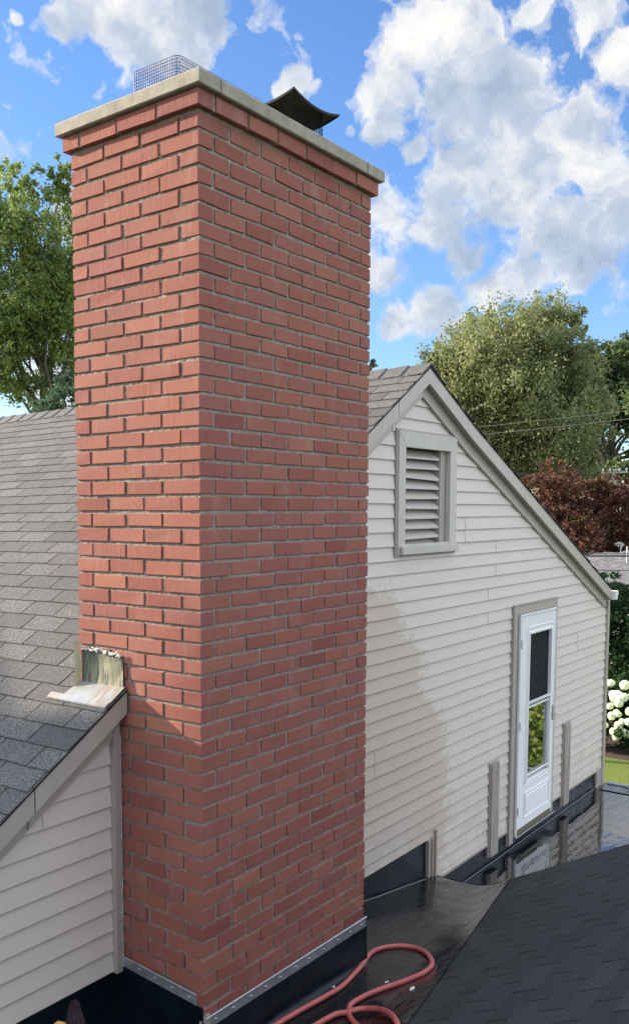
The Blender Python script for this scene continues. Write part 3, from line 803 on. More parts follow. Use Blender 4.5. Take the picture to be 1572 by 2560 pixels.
# posts beside the door
for (a, b, zt_) in ((3.95, 4.115, -3.506), (5.572, 5.742, -3.488)):
    m_ = MB(); m_.box(a + .012, b - .012, YW - .038, YW - .004, -4.262, zt_ - .014)
    bd = m_.build('wall_board', MT['wood'], house, H0, bevel=.003)
    m_ = MB(); m_.box(a, a + .010, YW - .024, YW - .002, -4.262, zt_); m_.box(b - .010, b, YW - .024, YW - .002, -4.262, zt_); m_.box(a + .010, b - .010, YW - .026, YW - .002, zt_ - .012, zt_)
    m_.build('channel', MT['trim'], bd, H0, bevel=.001)
# --- gable vent
vt = MB(); yv = YW - .020
x0, x1, z0, z1 = VR; ix0, ix1, iz0, iz1 = 2.520, 3.150, -1.748, -1.127
def frame(b_, x0, x1, z0, z1, ix0, ix1, iz0, iz1, y0, y1):
    F = lambda x, z: (x, y0, z)
    b_.prism([F(x0, z0), F(x0, z1), F(ix0, iz1), F(ix0, iz0)], (0, y1 - y0, 0))
    b_.prism([F(x0 + .001, z1), F(x1 - .001, z1), F(ix1 - .001, iz1), F(ix0 + .001, iz1)], (0, y1 - y0, 0))
    b_.prism([F(x1, z1), F(x1, z0), F(ix1, iz0), F(ix1, iz1)], (0, y1 - y0, 0))
    b_.prism([F(x1 - .001, z0), F(x0 + .001, z0), F(ix0 + .001, iz0), F(ix1 - .001, iz0)], (0, y1 - y0, 0))
frame(vt, x0 + .018, x1 - .012, z0 + .012, z1 - .012, ix0, ix1, iz0, iz1, yv - .012, YW + .004)
vent = vt.build('vent_frame', MT['vent'], house, H0, bevel=.002)
vt = MB(); frame(vt, x0, x1, z0, z1, x0 + .016, x1 - .010, z0 + .010, z1 - .010, yv - .004, YW + .003); vt.build('vent_channel', MT['trim'], vent, H0)
vt = MB(); vt.box(x0 + .040, x1 - .008, yv - .036, yv - .013, -1.814, -1.762); vt.build('vent_sill', MT['vent'], vent, H0, bevel=.003)
nl_ = 9
for i in range(nl_ + 1):
    zc = iz1 - .030 - i * (iz1 - iz0 - .03) / nl_
    m_ = MB(); ya, yb_ = YW - .002 + .012, YW + .075
    sg = random.gauss(0, .003)
    m_.hexa([(ix0 + .002, ya, zc - .038 + sg), (ix1 - .085, ya, zc - .038 - sg), (ix1 - .085, yb_, zc + .020), (ix0 + .002, yb_, zc + .020),
             (ix0 + .002, ya, zc - .024 + sg), (ix1 - .085, ya, zc - .024 - sg), (ix1 - .085, yb_, zc + .032), (ix0 + .002, yb_, zc + .032)])
    m_.build('louver', MT['vent'], vent, H0, bevel=.002)
vt = MB(); vt.box(ix0 - .01, ix1 + .01, YW + .10, YW + .12, iz0 - .02, iz1 + .02); vt.build('vent_backing', MT['dark'], vent, H0)
vt = MB(); vt.box(ix1 - .084, ix1 - .002, YW + .004, YW + .098, iz0, iz1); vt.build('vent_jamb', MT['trim'], vent, H0)
# --- storm door
dj = MB(); yd = YW - .028
dj.box(4.335, 4.432, yd, YW + .004, -4.285, -2.293); dj.box(5.243, 5.322, yd, YW + .004, -4.235, -2.293); dj.box(4.433, 5.242, yd + .001, YW + .004, -2.376, -2.294)
casing = dj.build('door_casing', MT['trim'], house, H0, bevel=.003)
dj = MB(); dj.box(4.333, 4.345, yd - .006, yd - .0005, -4.28, -2.29); dj.box(4.346, 5.30, yd - .006, yd - .0005, -2.303, -2.291); dj.build('casing_edge', MT['trim'], casing, H0, bevel=.001)
dr = MB(); dx0, dx1, dz0, dz1 = 4.452, 5.234, -4.180, -2.398
gx0, gx1, gz0, gz1 = 4.646, 5.138, -3.800, -2.556
yl = yd - .014; yk = yl + .030
dr.box(dx0, gx0, yl, yk, dz0, dz1); dr.box(gx1, dx1, yl, yk, dz0, dz1); dr.box(gx0 + .0005, gx1 - .0005, yl + .0004, yk, gz1, dz1 - .0004); dr.box(gx0 + .0005, gx1 - .0005, yl + .0004, yk, dz0 + .0004, gz0)
leaf = dr.build('storm_door', MT['door'], house, H0)
def molding(x0, x1, z0, z1, w_, h_, name, m_=MT['door'], par=None):
    b_ = MB(); frame(b_, x0 - w_, x1 + w_, z0 - w_, z1 + w_, x0, x1, z0, z1, yl - h_, yl + .001); return b_.build(name, m_, par or leaf, H0, bevel=h_ * .4)
molding(gx0 + .002, gx1 - .002, gz0 + .002, gz1 - .002, .022, .009, 'glass_stop')
molding(gx0 - .042, gx1 + .016, gz0 - .032, gz1 + .052, .010, .006, 'stop_edge')
molding(4.612, 5.165, -4.100, -3.905, .013, .007, 'panel_molding')
b_ = MB(); b_.box(4.632, 5.145, yl - .006, yl + .001, -4.082, -3.923); b_.build('raised_panel', MT['door'], leaf, H0, bevel=.005)
b_ = MB(); b_.box(4.436, 4.452, yd - .022, yd - .002, -4.232, -2.375); b_.box(4.4525, 5.242, yd - .022, yd - .002, -2.397, -2.377); b_.box(5.2345, 5.2425, yd - .020, yd - .002, -4.20, -2.398)
b_.build('white_jamb', MT['white'], leaf, H0, bevel=.002)
for (a, b, c_) in ((-.004, -3.152, -3.130), (.002, -3.188, -3.170), (-.002, -3.768, -3.752)):
    b_ = MB(); b_.box(gx0, gx1, yl + a, yl + .013, b, c_); b_.build('sash_rail', MT['white'], leaf, H0, bevel=.002)
b_ = MB(); b_.box(gx0, gx1, yl + .018, yl + .021, gz0, -3.14); b_.build('lower_pane', MT['glass'], leaf, H0)
b_ = MB(); b_.box(gx0, gx1, yl + .020, yl + .023, -3.14, gz1); b_.build('upper_screen', MT['screen'], leaf, H0)
for hz_ in (-2.62, -3.30, -4.02):
    b_ = MB(); b_.box(4.447, 4.4575, yl - .010, yl - .001, hz_ - .035, hz_ + .035); b_.tube([(4.4515, yl - .012, hz_ - .035), (4.4515, yl - .012, hz_ + .035)], .004, 8); b_.build('hinge', MT['galv'], leaf, H0)
b_ = MB(); b_.box(5.196, 5.222, yl - .008, yl, -3.380, -3.240)
hnd = b_.build('door_handle', MT['steel'], leaf, H0, bevel=.004)
b_ = MB(); b_.tube([(5.208, yl - .004, -3.318), (5.210, yl - .040, -3.322), (5.228, yl - .052, -3.322), (5.262, yl - .054, -3.310), (5.275, yl - .050, -3.302)], [.008, .008, .008, .006, .005], 8)
b_.build('lever', MT['steel'], leaf, H0, smooth=True)
b_ = MB(); b_.box(4.440, 5.25, yd - .006, YW + .02, -4.236, -4.183); b_.build('door_sill', MT['sill'], house, H0, bevel=.003)
b_ = MB(); b_.box(4.445, 5.335, yd - .022, yd - .008, -4.243, -4.238); b_.build('sill_plate', MT['galv'], house, H0, bevel=.001)
# room behind the door
b_ = MB(); X0, X1, Y0_, Y1_, Z0_, Z1_ = 4.3, 5.4, YW + .056, 1.9, -4.25, -2.3
b_.box(X0 - .02, X0, Y0_, Y1_, Z0_, Z1_); b_.box(X1, X1 + .02, Y0_, Y1_, Z0_, Z1_); b_.box(X0, X1, Y1_, Y1_ + .02, Z0_, Z1_); b_.box(X0, X1, Y0_, Y1_, Z0_ - .02, Z0_); b_.box(X0, X1, Y0_, Y1_, Z1_, Z1_ + .02)
b_.build('door_recess', MT['curtain'], house, H0)
b_ = MB()
def cur(u, v):
    X = 4.56 + u * .66; return (X, YW + .12 + .018 * math.sin(X * 95) + .008 * math.sin(X * 41), -2.35 - v * 1.8)
grid(lambda u, v: (lambda p: p)(cur(u, v)), 90, 2, b_, True); b_.build('curtain', MT['curtain'], house, H0, smooth=True, fix=False)
# --- gutter at the eave
gt = MB(); gx, gz_ = 6.66, -2.335
prof_ = [(gx, gz_), (gx, gz_ - .085), (gx + .075, gz_ - .085), (gx + .082, gz_ - .055), (gx + .105, gz_ - .030), (gx + .105, gz_), (gx + .098, gz_), (gx + .098, gz_ - .026), (gx + .076, gz_ - .052), (gx + .070, gz_ - .079), (gx + .006, gz_ - .079), (gx + .006, gz_)]
gt.prism([(x, YR - .03, z) for x, z in prof_], (0, YB - YR, 0))
gt.prism([(gx, YR - .033, gz_), (gx, YR - .033, gz_ - .085), (gx + .075, YR - .033, gz_ - .085), (gx + .082, YR - .033, gz_ - .055), (gx + .105, YR - .033, gz_ - .030), (gx + .105, YR - .033, gz_)], (0, .0025, 0))
gt.build('gutter', MT['white'], house, H0)
# --- lower roofs
# black flashing along the wall foot
b_ = MB()
def wf(x0, x1, ztop, zf):
    def f(u, v):
        X = x0 + u * (x1 - x0); zb_ = zf(X); zt_ = ztop; z = zt_ + (zb_ - zt_) * v
        return (X, YW - .003 - .003 * v + noise.noise(Vector((X * 3, z * 6, 2))) * .006 * v, z)
    return f
grid(wf(CW, 2.925, -3.79, lambda X: Mz(X, .45) + .004), 60, 14, b_, True)
grid(wf(3.05, 6.72, -4.13, lambda X: -4.326), 90, 10, b_, True)
grid(wf(-8, -.02, -3.545, lambda X: Mz(X, .45) + .004), 120, 14, b_, True)
b_.build('wall_flashing', MT['flash'], house, H0, smooth=True, fix=False)
for (xa, xb_, zf) in ((CW + .02, 2.93, lambda X: Mz(X, .46) + .010), (3.1, 6.5, lambda X: -4.322)):
    b_ = MB(); b_.tube([(xa + (xb_ - xa) * i / 40, YW - .020 + noise.noise(Vector((i * .4, 1, 0))) * .006, zf(xa + (xb_ - xa) * i / 40) + noise.noise(Vector((i * .5, 5, 0))) * .003) for i in range(41)], .0045, 6)
    b_.build('crease_highlight', MT['bead'], house, H0, smooth=True)  # pale tube added along the crease to draw its highlight
# membrane cricket
XE = 3.085
def Yb(X): return min(-.046, -.046 + (X - 3.02) * .231)
b_ = MB()
def mem(u, v):
    X = -7.5 + u * (XE + 7.5); Y = (YW - .006) + (Yb(X) - YW) * v
    a = noise.noise(Vector((X * 2.2, Y * 3.1, 0))) * .006 + noise.noise(Vector((X * 9, Y * 12, 3))) * .0016
    fade = min(1, max(0, (XE - X) / .05)); sag = -.012 * (1 - fade)
    return (X, Y, Mz(X, Y) + .012 + a * (1 - v) ** .3 + sag)
grid(mem, 520, 60, b_, True)
cricket = b_.build('roof_membrane', MT['membrane'], house, H0, smooth=True, fix=False)
b_ = MB()
def drop(u, v):
    Y = YW - .01 + (Yb(XE) - YW - .1) * u; z = Mz(XE, Y) + .002
    return (XE + .004 + .004 * math.sin(Y * 40), Y, z + (-4.335 - z) * v)
grid(drop, 40, 6, b_); b_.build('membrane_edge', MT['flash'], house, H0, smooth=True, fix=False)
b_ = MB()
def seamf(u, v):
    X = -7 + u * (XE + 7); y0_ = Yb(X); Y = y0_ + .02 - v * .045; return (X, Y, max(Mz(X, Y) + .0145, Pz(Y) + .0145))
grid(seamf, 300, 3, b_, True); b_.build('membrane_lap', MT['membrane'], cricket, H0, smooth=True, fix=False)
# front shingled slope
b_ = MB(); dn_ = Vector((0, 1, -SL)).normalized(); nn_ = Vector((0, SL, 1)).normalized()
YT = -4.6
P0 = Vector((-8.9, YT, Pz(YT)))
def keepF(c, a, b, s0, s1):
    X = c.x
    if c.y > Yb(X) + .06: return False
    if P0.x + a > XE: return False
    if P0.x + b > XE: return (a, XE - P0.x)
    if X < -5.5: return False
    return None
LV = (Yb(-9) * 0 + .10 - YT) / dn_.y
shingle_field(b_, P0, Vector((1, 0, 0)), dn_, nn_, 46, int(LV / .1165) + 1, .2745, .1165, gap=.0085, keep=keepF, lift=.008)
b_.build('lower_shingles', MT['dshingle'], house, H0)
b_ = MB(); b_.prism([(-6, YT, Pz(YT) - .002), (-6, .1, Pz(.1) - .002), (-6, .1, -4.345), (-6, YT, -4.345)], (XE + 6 - .004, 0, 0)); b_.build('lower_roof_body', MT['flash'], house, H0)
b_ = MB(); b_.hexa([(XE - .002, YT, Pz(YT) - .10), (XE + .012, YT, Pz(YT) - .10), (XE + .012, -.05, Pz(-.05) - .10), (XE - .002, -.05, Pz(-.05) - .10),
                    (XE - .002, YT, Pz(YT) + .010), (XE + .012, YT, Pz(YT) + .010), (XE + .012, -.05, Pz(-.05) + .004), (XE - .002, -.05, Pz(-.05) + .004)])
b_.build('lower_rake_edge', MT['blackm'], house, H0)
# flat roof with standing water
b_ = MB()
def flat(u, v):
    X = XE + u * (6.80 - XE); Y = YW - .002 + (-6 - YW) * v; return (X, Y, -4.330 + noise.noise(Vector((X * .8, Y * .8, 9))) * .004)
grid(flat, 60, 90, b_, True); fr_ = b_.build('flat_roof', MT['water'], house, H0, smooth=True, fix=False)
b_ = MB(); b_.box(6.775, 6.83, -6, .44, -4.335, -4.314); b_.box(6.83, 6.838, -6, .44, -4.42, -4.318); b_.build('roof_edge_strip', MT['galv'], house, H0, bevel=.003)
b_ = MB(); b_.box(6.52, 6.535, -6, .43, -4.332, -4.3225); b_.build('membrane_seam', MT['flash'], house, H0)
b_ = MB(); b_.box(-5.9, 6.80, -6, YW, -7, -4.352); b_.build('lower_storey', MT['siding'], house, H0)
for (px, py, r1, r2) in ((4.30, .40, .07, .04), (4.98, .36, .08, .035)):   # small laps of membrane in the water
    b_ = MB(); pts = [(px + r1 * math.cos(a), py + r2 * math.sin(a), -4.327) for a in [2 * math.pi * i / 20 for i in range(20)]]
    b_.prism(pts, (0, 0, .0015)); b_.build('membrane_patch', MT['flash'], fr_, H0, bevel=.001)
# small things on the roof
HOSE = [(0.316,-0.035,-3.851),(0.472,-0.05,-3.851),(0.627,-0.059,-3.857),(0.796,-0.071,-3.866),(0.942,-0.076,-3.873),(1.096,-0.052,-3.881),(1.256,-0.014,-3.895),(1.377,0.021,-3.906),(1.47,0.021,-3.915),(1.55,-0.01,-3.922),(1.608,-0.062,-3.926),(1.623,-0.13,-3.924),(1.57,-0.211,-3.906),(1.439,-0.31,-3.864),(1.331,-0.361,-3.837),(1.25,-0.362,-3.836),(1.205,-0.331,-3.85),(1.144,-0.295,-3.863),(1.069,-0.254,-3.87),(0.979,-0.224,-3.87),(0.888,-0.209,-3.868),(0.824,-0.207,-3.865),(0.775,-0.224,-3.862),(0.718,-0.263,-3.856),(0.669,-0.317,-3.844),(0.597,-0.405,-3.81),(0.51,-0.525,-3.747),(0.493,-0.6,-3.706),(0.551,-0.603,-3.704),(0.591,-0.574,-3.7),(0.719,-0.466,-3.76),(0.786,-0.377,-3.805),(0.794,-0.306,-3.83),(0.757,-0.262,-3.837),(0.711,-0.21,-3.86),(0.632,-0.194,-3.856),(0.54,-0.187,-3.852),(0.414,-0.174,-3.85)]
def smooth(P, n):
    o = []
    for i in range(len(P) - 1):
        a, b, c, d = (Vector(P[max(0, i - 1)]), Vector(P[i]), Vector(P[i + 1]), Vector(P[min(len(P) - 1, i + 2)]))
        for k in range(n):
            t = k / n; o.append(.5 * ((2 * b) + (c - a) * t + (2 * a - 5 * b + 4 * c - d) * t * t + (3 * b - a - 3 * c + d) * t ** 3))
    o.append(Vector(P[-1])); return o
hp = smooth(HOSE, 8)
hp = [Vector((p.x, p.y, max(p.z, Mz(p.x, p.y) + .012 + .011))) for p in hp]
b_ = MB(); b_.tube(hp, .0128, 14); ho = b_.build('hose', MT['hose'], None, (1.1, -.2, -3.9), smooth=True); ho.location = (1.1, -.2, -3.9)
tag(ho, 'red rubber hose looped on the wet black membrane at the foot of the chimney', 'hose')
for i, (x, y, z, s_, lb) in enumerate(((1.063, -.40, -3.827, .016, 'flat pale chip of caulk inside the hose loop, nearest the shingles'), (1.147, -.213, -3.891, .010, 'small pale smear of caulk in the middle of the hose loop'),
                        (.932, -.039, -3.884, .008, 'tiny white crumb of caulk between hose and chimney base'), (1.568, .187, -3.935, .011, 'white caulk blob behind the hose near the chimney corner'))):
    z = Mz(x, y) + .014; b_ = MB(); bm = bmesh.new(); bmesh.ops.create_icosphere(bm, subdivisions=2, radius=1)
    b_.v = [(x + v.co.x * s_ * (1.3 + noise.noise(v.co * 2 + Vector((i, 0, 0)))), y + v.co.y * s_ * .7, z + v.co.z * s_ * .3) for v in bm.verts]
    b_.f = [tuple(v.index for v in f.verts) for f in bm.faces]; bm.free()
    o = b_.build('caulk_chip', MT['caulk'], None, (x, y, z)); o.location = (x, y, z); tag(o, lb, 'caulk scrap', 'scraps of caulk on the membrane')
# brush standing at the wall foot, bottom left
br0 = Vector((-.43, .30, -3.86)); br = empty('brush', br0, 'tan wooden brush with dark bristles by the beige wall at the bottom left', 'brush')
b_ = MB()
path = [(-.74, .22, -3.84), (-.66, .245, -3.72), (-.590, .27, -3.640), (-.540, .29, -3.590), (-.508, .30, -3.550), (-.494, .305, -3.528)]
b_.tube(smooth(path, 4), [.014 + .030 * min(1, i / 6) - (.030 * max(0, (i - 12) / 8) ** 1.5) for i in range(21)], 10)
b_.build('handle', MT['tan'], br, br0, smooth=True)
b_ = MB()
for i in range(1500):
    a = random.uniform(0, 2 * math.pi); r_ = math.sqrt(random.random()); h = random.uniform(0, 1)
    bx_, by_ = -.430 + .041 * r_ * math.cos(a), .30 + .030 * r_ * math.sin(a)
    z_ = -3.72 + h * .17; tip = -3.472 - .075 * r_ ** 3 + random.gauss(0, .004)
    kx = (1 - .55 * r_ * 0)
    b_.tube([(bx_, by_, z_ - .03), (bx_ + random.gauss(0, .004), by_ + random.gauss(0, .004), (z_ + tip) / 2), (-.436 + (bx_ + .436) * .72 + random.gauss(0, .003), by_, max(z_, tip))], [.0016, .0016, .0007], 3, False)
b_.build('bristles', MT['bristle'], br, br0, fix=False)

# ================================================================= GROUNDS
def plane(name, x0, x1, y0, y1, z, m_, kind='structure'):
    b_ = MB(); b_.quad((x0, y0, z), (x1, y0, z), (x1, y1, z), (x0, y1, z)); o = b_.build(name, m_, None); tag(o, None, None, None, kind); return o
plane('lawn', -1500, 1500, -1500, 1500, -7.0, MT['grass'])
# --- foliage helpers
def leaves(mbx, blobs, n, size, flat_=.6, droop=0, up=.3):
    tot = sum((b[3] * b[3] * b[4]) ** .67 for b in blobs)
    for (x, y, z, rr, rz) in blobs:
        k = int(n * (rr * rr * rz) ** .67 / tot)
        # sub-clumps give light and dark pockets
        subs = []
        for _ in range(max(6, int(k / 55))):
            d = Vector((random.gauss(0, 1), random.gauss(0, 1), random.gauss(0, 1))).normalized() * random.choice((random.uniform(.3, 1.0), random.uniform(.9, 1.28)))
            subs.append((Vector((x + d.x * rr, y + d.y * rr, z + d.z * rz + (-.05 * rz if up > .5 else 0))), random.uniform(.12, .30) * min(rr, rz)))
        for _ in range(k):
            c, r_ = random.choice(subs)
            p = c + Vector((random.gauss(0, 1), random.gauss(0, 1), random.gauss(0, .8 if up < .5 else 1.15))) * r_ * .75
            s_ = size * random.uniform(.6, 1.35)
            a = Vector((random.gauss(0, 1), random.gauss(0, 1), random.gauss(0, .7) + up)).normalized()
            b = a.cross(Vector((random.gauss(0, 1), random.gauss(0, 1), random.gauss(0, 1)))).normalized()
            q0 = p - a * s_; q1 = p + b * s_ * flat_; q2 = p + a * s_; q3 = p - b * s_ * flat_
            mbx.quad(tuple(q0), tuple(q1), tuple(q2), tuple(q3))
def limb(mbx, a, b, r0, r1, wob=.05, n=6):
    a, b = Vector(a), Vector(b); L = (b - a).length; pts = []
    for i in range(n + 1):
        t = i / n; p = a.lerp(b, t) + Vector((noise.noise(a + Vector((t * 3, 0, 0))), noise.noise(a + Vector((0, t * 3, 7))), 0)) * L * wob * math.sin(t * math.pi) * 2
        pts.append(p)
    mbx.tube(pts, [r0 + (r1 - r0) * i / n for i in range(n + 1)], 7); return pts
def tree(name, blobs, base, fork, r0, label, cat, lm, n, size, group=None, twigs=2, up=.3):
    base = Vector(base); fork = Vector(fork)
    root = empty(name, base, label, cat, group)
    m_ = MB(); limb(m_, base, fork, r0, r0 * .7, .02)
    for (x, y, z, rr, rz) in blobs:
        c = Vector((x, y, z)); st = fork + (base - fork) * random.uniform(0, .25)
        if z < fork.z - 1: st = base.lerp(fork, random.uniform(.5, .9))
        pts = limb(m_, st, c, r0 * .30, r0 * .05, .09)
        for k in range(twigs):
            q_ = pts[random.choice([3, 4, 5])]
            d = Vector((random.gauss(0, 1), random.gauss(0, 1), random.gauss(.4, 1))).normalized()
            limb(m_, q_, q_ + d * rr * random.uniform(.7, 1.05), r0 * .08, r0 * .015, .1, 4)
    m_.build('trunk', MT['bark'], root, base, fix=False)
    m_ = MB(); leaves(m_, blobs, n, size, up=up); m_.build('crown', lm, root, base, fix=False)
    return root
BIG = [(38.68,14.94,6.47,2.03,1.29),(40.26,13.96,7.31,1.31,0.93),(40.08,17.25,6.56,1.56,1.17),(38.02,17.71,5.58,1.05,0.95),(38.94,18.34,4.13,1.08,1.17),(38.59,15.14,4.48,2.41,1.48),(40.21,14.09,5.48,1.69,1.31),(41.63,13.43,4.47,1.53,1.53),(38.52,16.66,2.92,1.52,1.33),(40.35,15.23,2.59,2.12,1.54),(39.45,12.96,2.21,1.65,1.47),(39.42,16.01,1.06,1.34,1.15),(41.15,14.71,0.7,1.75,1.17),(40.16,12.61,0.41,1.3,1.11),(39.66,16.82,5.12,1.35,1.16),(39.65,12.41,5.78,0.91,0.72),(40.74,12.64,7.22,0.55,0.55),(41.32,14.28,4.51,1.35,1.15)]
RIGHT = [(47.35,14.02,6.36,1.06,0.85),(49.05,12.9,6.67,1.28,1.07),(50.63,12.1,6.58,1.52,1.3),(47.91,14.37,4.78,1.07,1.29),(49.63,13.22,5.07,1.31,1.09),(48.24,10.98,4.13,1.66,1.66),(48.42,14.9,2.72,0.98,1.31),(49.79,14.87,1.25,1.12,1.12),(48.69,11.83,2.15,0.63,1.06),(48.99,15.23,0.13,1.34,1.11),(47.86,12.35,0.46,1.27,0.74),(49.62,10.85,1.53,1.27,1.7)]
LEFT = [(17.53,23.88,8.22,0.95,0.82),(18.64,24.04,9.73,0.42,0.7),(18.55,25.15,10.22,0.5,0.71),(19.07,23.15,10.19,0.35,0.69),(19.47,23.88,9.22,0.57,0.86),(18.15,23.39,7.73,0.82,0.82),(17.89,24.63,6.81,0.98,0.98),(19.48,24.4,7.09,0.87,0.87),(18.04,23.99,5.38,1.12,0.84),(19.52,23.83,5.46,0.72,1.01),(17.24,24.1,4.05,0.83,0.69),(17.04,25.25,7.83,0.97,1.25),(17.36,26.03,5.82,1.0,1.28),(19.19,23.05,3.78,0.57,0.57),(20.31,23.15,8.17,0.86,1.29),(19.26,22.45,5.65,0.84,1.11),(18.28,24.33,4.36,0.71,0.5),(18.31,25.33,3.05,0.51,0.36)]
LEFT += [(18.3, 24.2, 2.9, .9, .6), (19.3, 23.2, 3.2, .6, .5), (17.2, 25.2, 3.6, .8, .7), (18.6, 24.0, 5.4, 1.0, .8), (17.9, 24.6, 4.9, 1.1, .8), (19.1, 23.3, 4.6, .8, .7), (18.6, 23.9, 6.3, 1.2, .9), (17.3, 24.9, 5.0, .9, .9), (19.6, 23.4, 6.6, .7, 1.0), (18.0, 24.4, 3.4, .6, .3), (17.5, 24.8, 9.0, .7, .9), (19.35, 23.25, 10.0, .3, .9)]
RIGHT += [(49.6, 12.6, 3.4, 1.3, 1.0), (48.6, 14.3, 3.8, 1.1, .9), (50.0, 11.6, 5.6, 1.3, 1.2), (48.3, 14.9, 5.4, .9, 1.1)]
BIG += [(38.0, 17.6, 4.3, 1.2, 1.2), (41.5, 12.4, 3.0, 1.2, 1.4), (37.7, 18.3, 5.0, .7, .7)]
TWIG = [(22.33,12.74,2.94,0.31,0.25),(22.71,13.48,2.49,0.51,0.51)]
CON = [(13.57,17.04,1.32,0.48,0.43),(13.72,17.73,1.16,0.33,0.33),(14.59,17.81,2.02,0.28,0.45),(14.42,16.72,1.48,0.65,0.54)]
PUR1 = [(34.86,11.31,-0.22,0.74,0.66),(35.59,12.16,-0.94,0.85,0.76),(36.9,11.43,-0.93,0.94,0.77),(35.31,11.52,-1.78,1.17,0.83),(36.6,10.79,-1.96,1.02,0.85),(35.16,10.44,-2.76,0.98,0.66),(35.89,11.36,-2.79,0.84,0.68),(36.46,12.64,-1.96,0.87,0.87)]
PUR2 = [(37.43,9.77,-0.69,0.76,0.59),(38.6,9.45,-0.85,0.77,0.69),(39.27,10.82,-1.27,0.8,0.71),(38.03,9.58,-1.79,1.03,0.85),(38.78,10.63,-2.5,1.06,0.88),(37.67,8.96,-2.46,1.01,1.01),(38.49,9.84,-3.18,1.04,0.61),(39.85,8.78,-1.45,0.87,1.05)]
tree('broadleaf_tree', BIG, (39.87, 14.95, -7), (39.6, 15.1, .6), .42, 'broad pale green windswept tree rising behind the gable roof', 'tree', MT['leafA'], 110000, .078, 'trees beyond the house', 3, .9)
tree('broadleaf_tree', RIGHT, (48.83, 13.64, -7), (48.7, 13.7, 2.2), .42, 'green tree with a thick forked trunk at the right edge of the photo', 'tree', MT['leafG'], 42000, .12, 'trees beyond the house', 2)
tree('broadleaf_tree', LEFT, (18.77, 23.95, -7), (18.8, 23.9, 3.6), .23, 'tall sunlit green tree with dark trunk to the left of the chimney', 'tree', MT['leafL'], 75000, .060, 'trees beyond the house', 3, .8)
tree('broadleaf_tree', TWIG, (22.8, 13.4, -7), (22.8, 13.4, 1.5), .14, 'small treetop just peeking past the right edge of the chimney', 'tree', MT['leafG'], 1600, .06, 'trees beyond the house')
tree('pine_tree', CON, (13.9, 17.5, -7), (13.9, 17.4, .6), .12, 'pale bluish conifer below the tall tree beside the chimney', 'tree', MT['leafC'], 5200, .05)
tree('copper_tree', PUR1, (35.6, 11.4, -7), (35.6, 11.4, -3), .22, 'copper red leaved tree beside the sloping roof edge, the left of the two', 'tree', MT['leafP'], 22000, .068, 'copper leaved trees')
tree('copper_tree', PUR2, (38.6, 9.7, -7), (38.6, 9.7, -3.2), .22, 'copper red leaved tree around the utility pole, orange on top', 'tree', MT['leafP'], 22000, .068, 'copper leaved trees')
# evergreen hedge plants beyond the corner of the house
hb = [(22.9 + .3 * math.sin(i), 5.2 + i * -1.55) for i in range(0, 9)]
for i, (hx, hy) in enumerate([(22.7, 6.7), (22.9, 5.0), (22.6, 3.2), (22.9, 1.2), (22.7, -.9), (22.9, -3.1), (22.6, -5.4), (22.8, -7.9), (22.7, -10.6)]):
    B = [(hx + random.gauss(0, .1), hy + random.gauss(0, .15), -6.3 + k * .62, .95 - .12 * k, .55) for k in range(5)] + [(hx + .1, hy + .5, -4.2, .5, .5), (hx - .1, hy - .5, -4.6, .55, .5)]
    lab = ['dark evergreen shrub hidden mostly behind the house corner', 'dark evergreen shrub rising above the white flowers, nearest the house corner'][min(i, 1)] if i < 2 else 'dark evergreen shrub past the right edge of the photo, %s beyond the corner shrubs' % ['first', 'second', 'third', 'fourth', 'fifth', 'sixth', 'seventh'][i - 2]
    tree('evergreen_shrub', B, (hx, hy, -7), (hx, hy, -5.2), .08, lab, 'shrub', MT['leafE'], 15000 if i < 3 else 2600, .055 if i < 3 else .09, 'row of dark evergreens', 1)
# hydrangea with white flower balls
for gi, (gx_, gy_) in enumerate(((18.9, 3.62), (18.7, 5.1), (18.8, 2.1))):
    g0 = Vector((gx_, gy_, -7)); hy_ = empty('hydrangea', g0, ['white flowering shrub with round blooms beyond the corner of the house', 'white flowering shrub hidden behind the house corner', 'white flowering shrub just past the right edge of the photo'][gi], 'flowering shrub', 'white flowering shrubs')
    m_ = MB(); leaves(m_, [(gx_, gy_, -6.5, .70, .5), (gx_, gy_ - .3, -6.05, .60, .45), (gx_ + .1, gy_ + .4, -6.1, .6, .5), (gx_ + .2, gy_, -5.75, .5, .3)], 5200, .055); m_.build('foliage', MT['leafE'], hy_, g0, fix=False)
    for i in range(98 if gi == 0 else 40):
        a = random.uniform(0, 2 * math.pi); t = random.random() ** .8
        z = -6.62 + t * 1.22; rr = .74 * math.sqrt(max(.05, 1 - ((t - .3) / .85) ** 2))
        dx = -abs(math.cos(a)) if random.random() < .75 else math.cos(a)
        cx, cy = gx_ + dx * rr, gy_ + math.sin(a) * rr * 1.05
        R_ = random.uniform(.065, .105); m_ = MB(); bm = bmesh.new(); bmesh.ops.create_icosphere(bm, subdivisions=3, radius=1)
        m_.v = [tuple(Vector((cx, cy, z)) + v.co * R_ * (1 + .16 * noise.noise(v.co * 5 + Vector((i, gi, 0))) + .07 * noise.noise(v.co * 14))) for v in bm.verts]
        m_.f = [tuple(v.index for v in f.verts) for f in bm.faces]; bm.free()
        m_.build('bloom', MT['petal'] if i % 3 else MT['petalw'], hy_, g0, fix=False)
b_ = MB(); b_.quad((17.9, 1, -6.996), (24, 1, -6.996), (24, 9, -6.996), (17.9, 9, -6.996)); tag(b_.build('garden_bed', MT['soil'], None), None, None, None, 'structure')
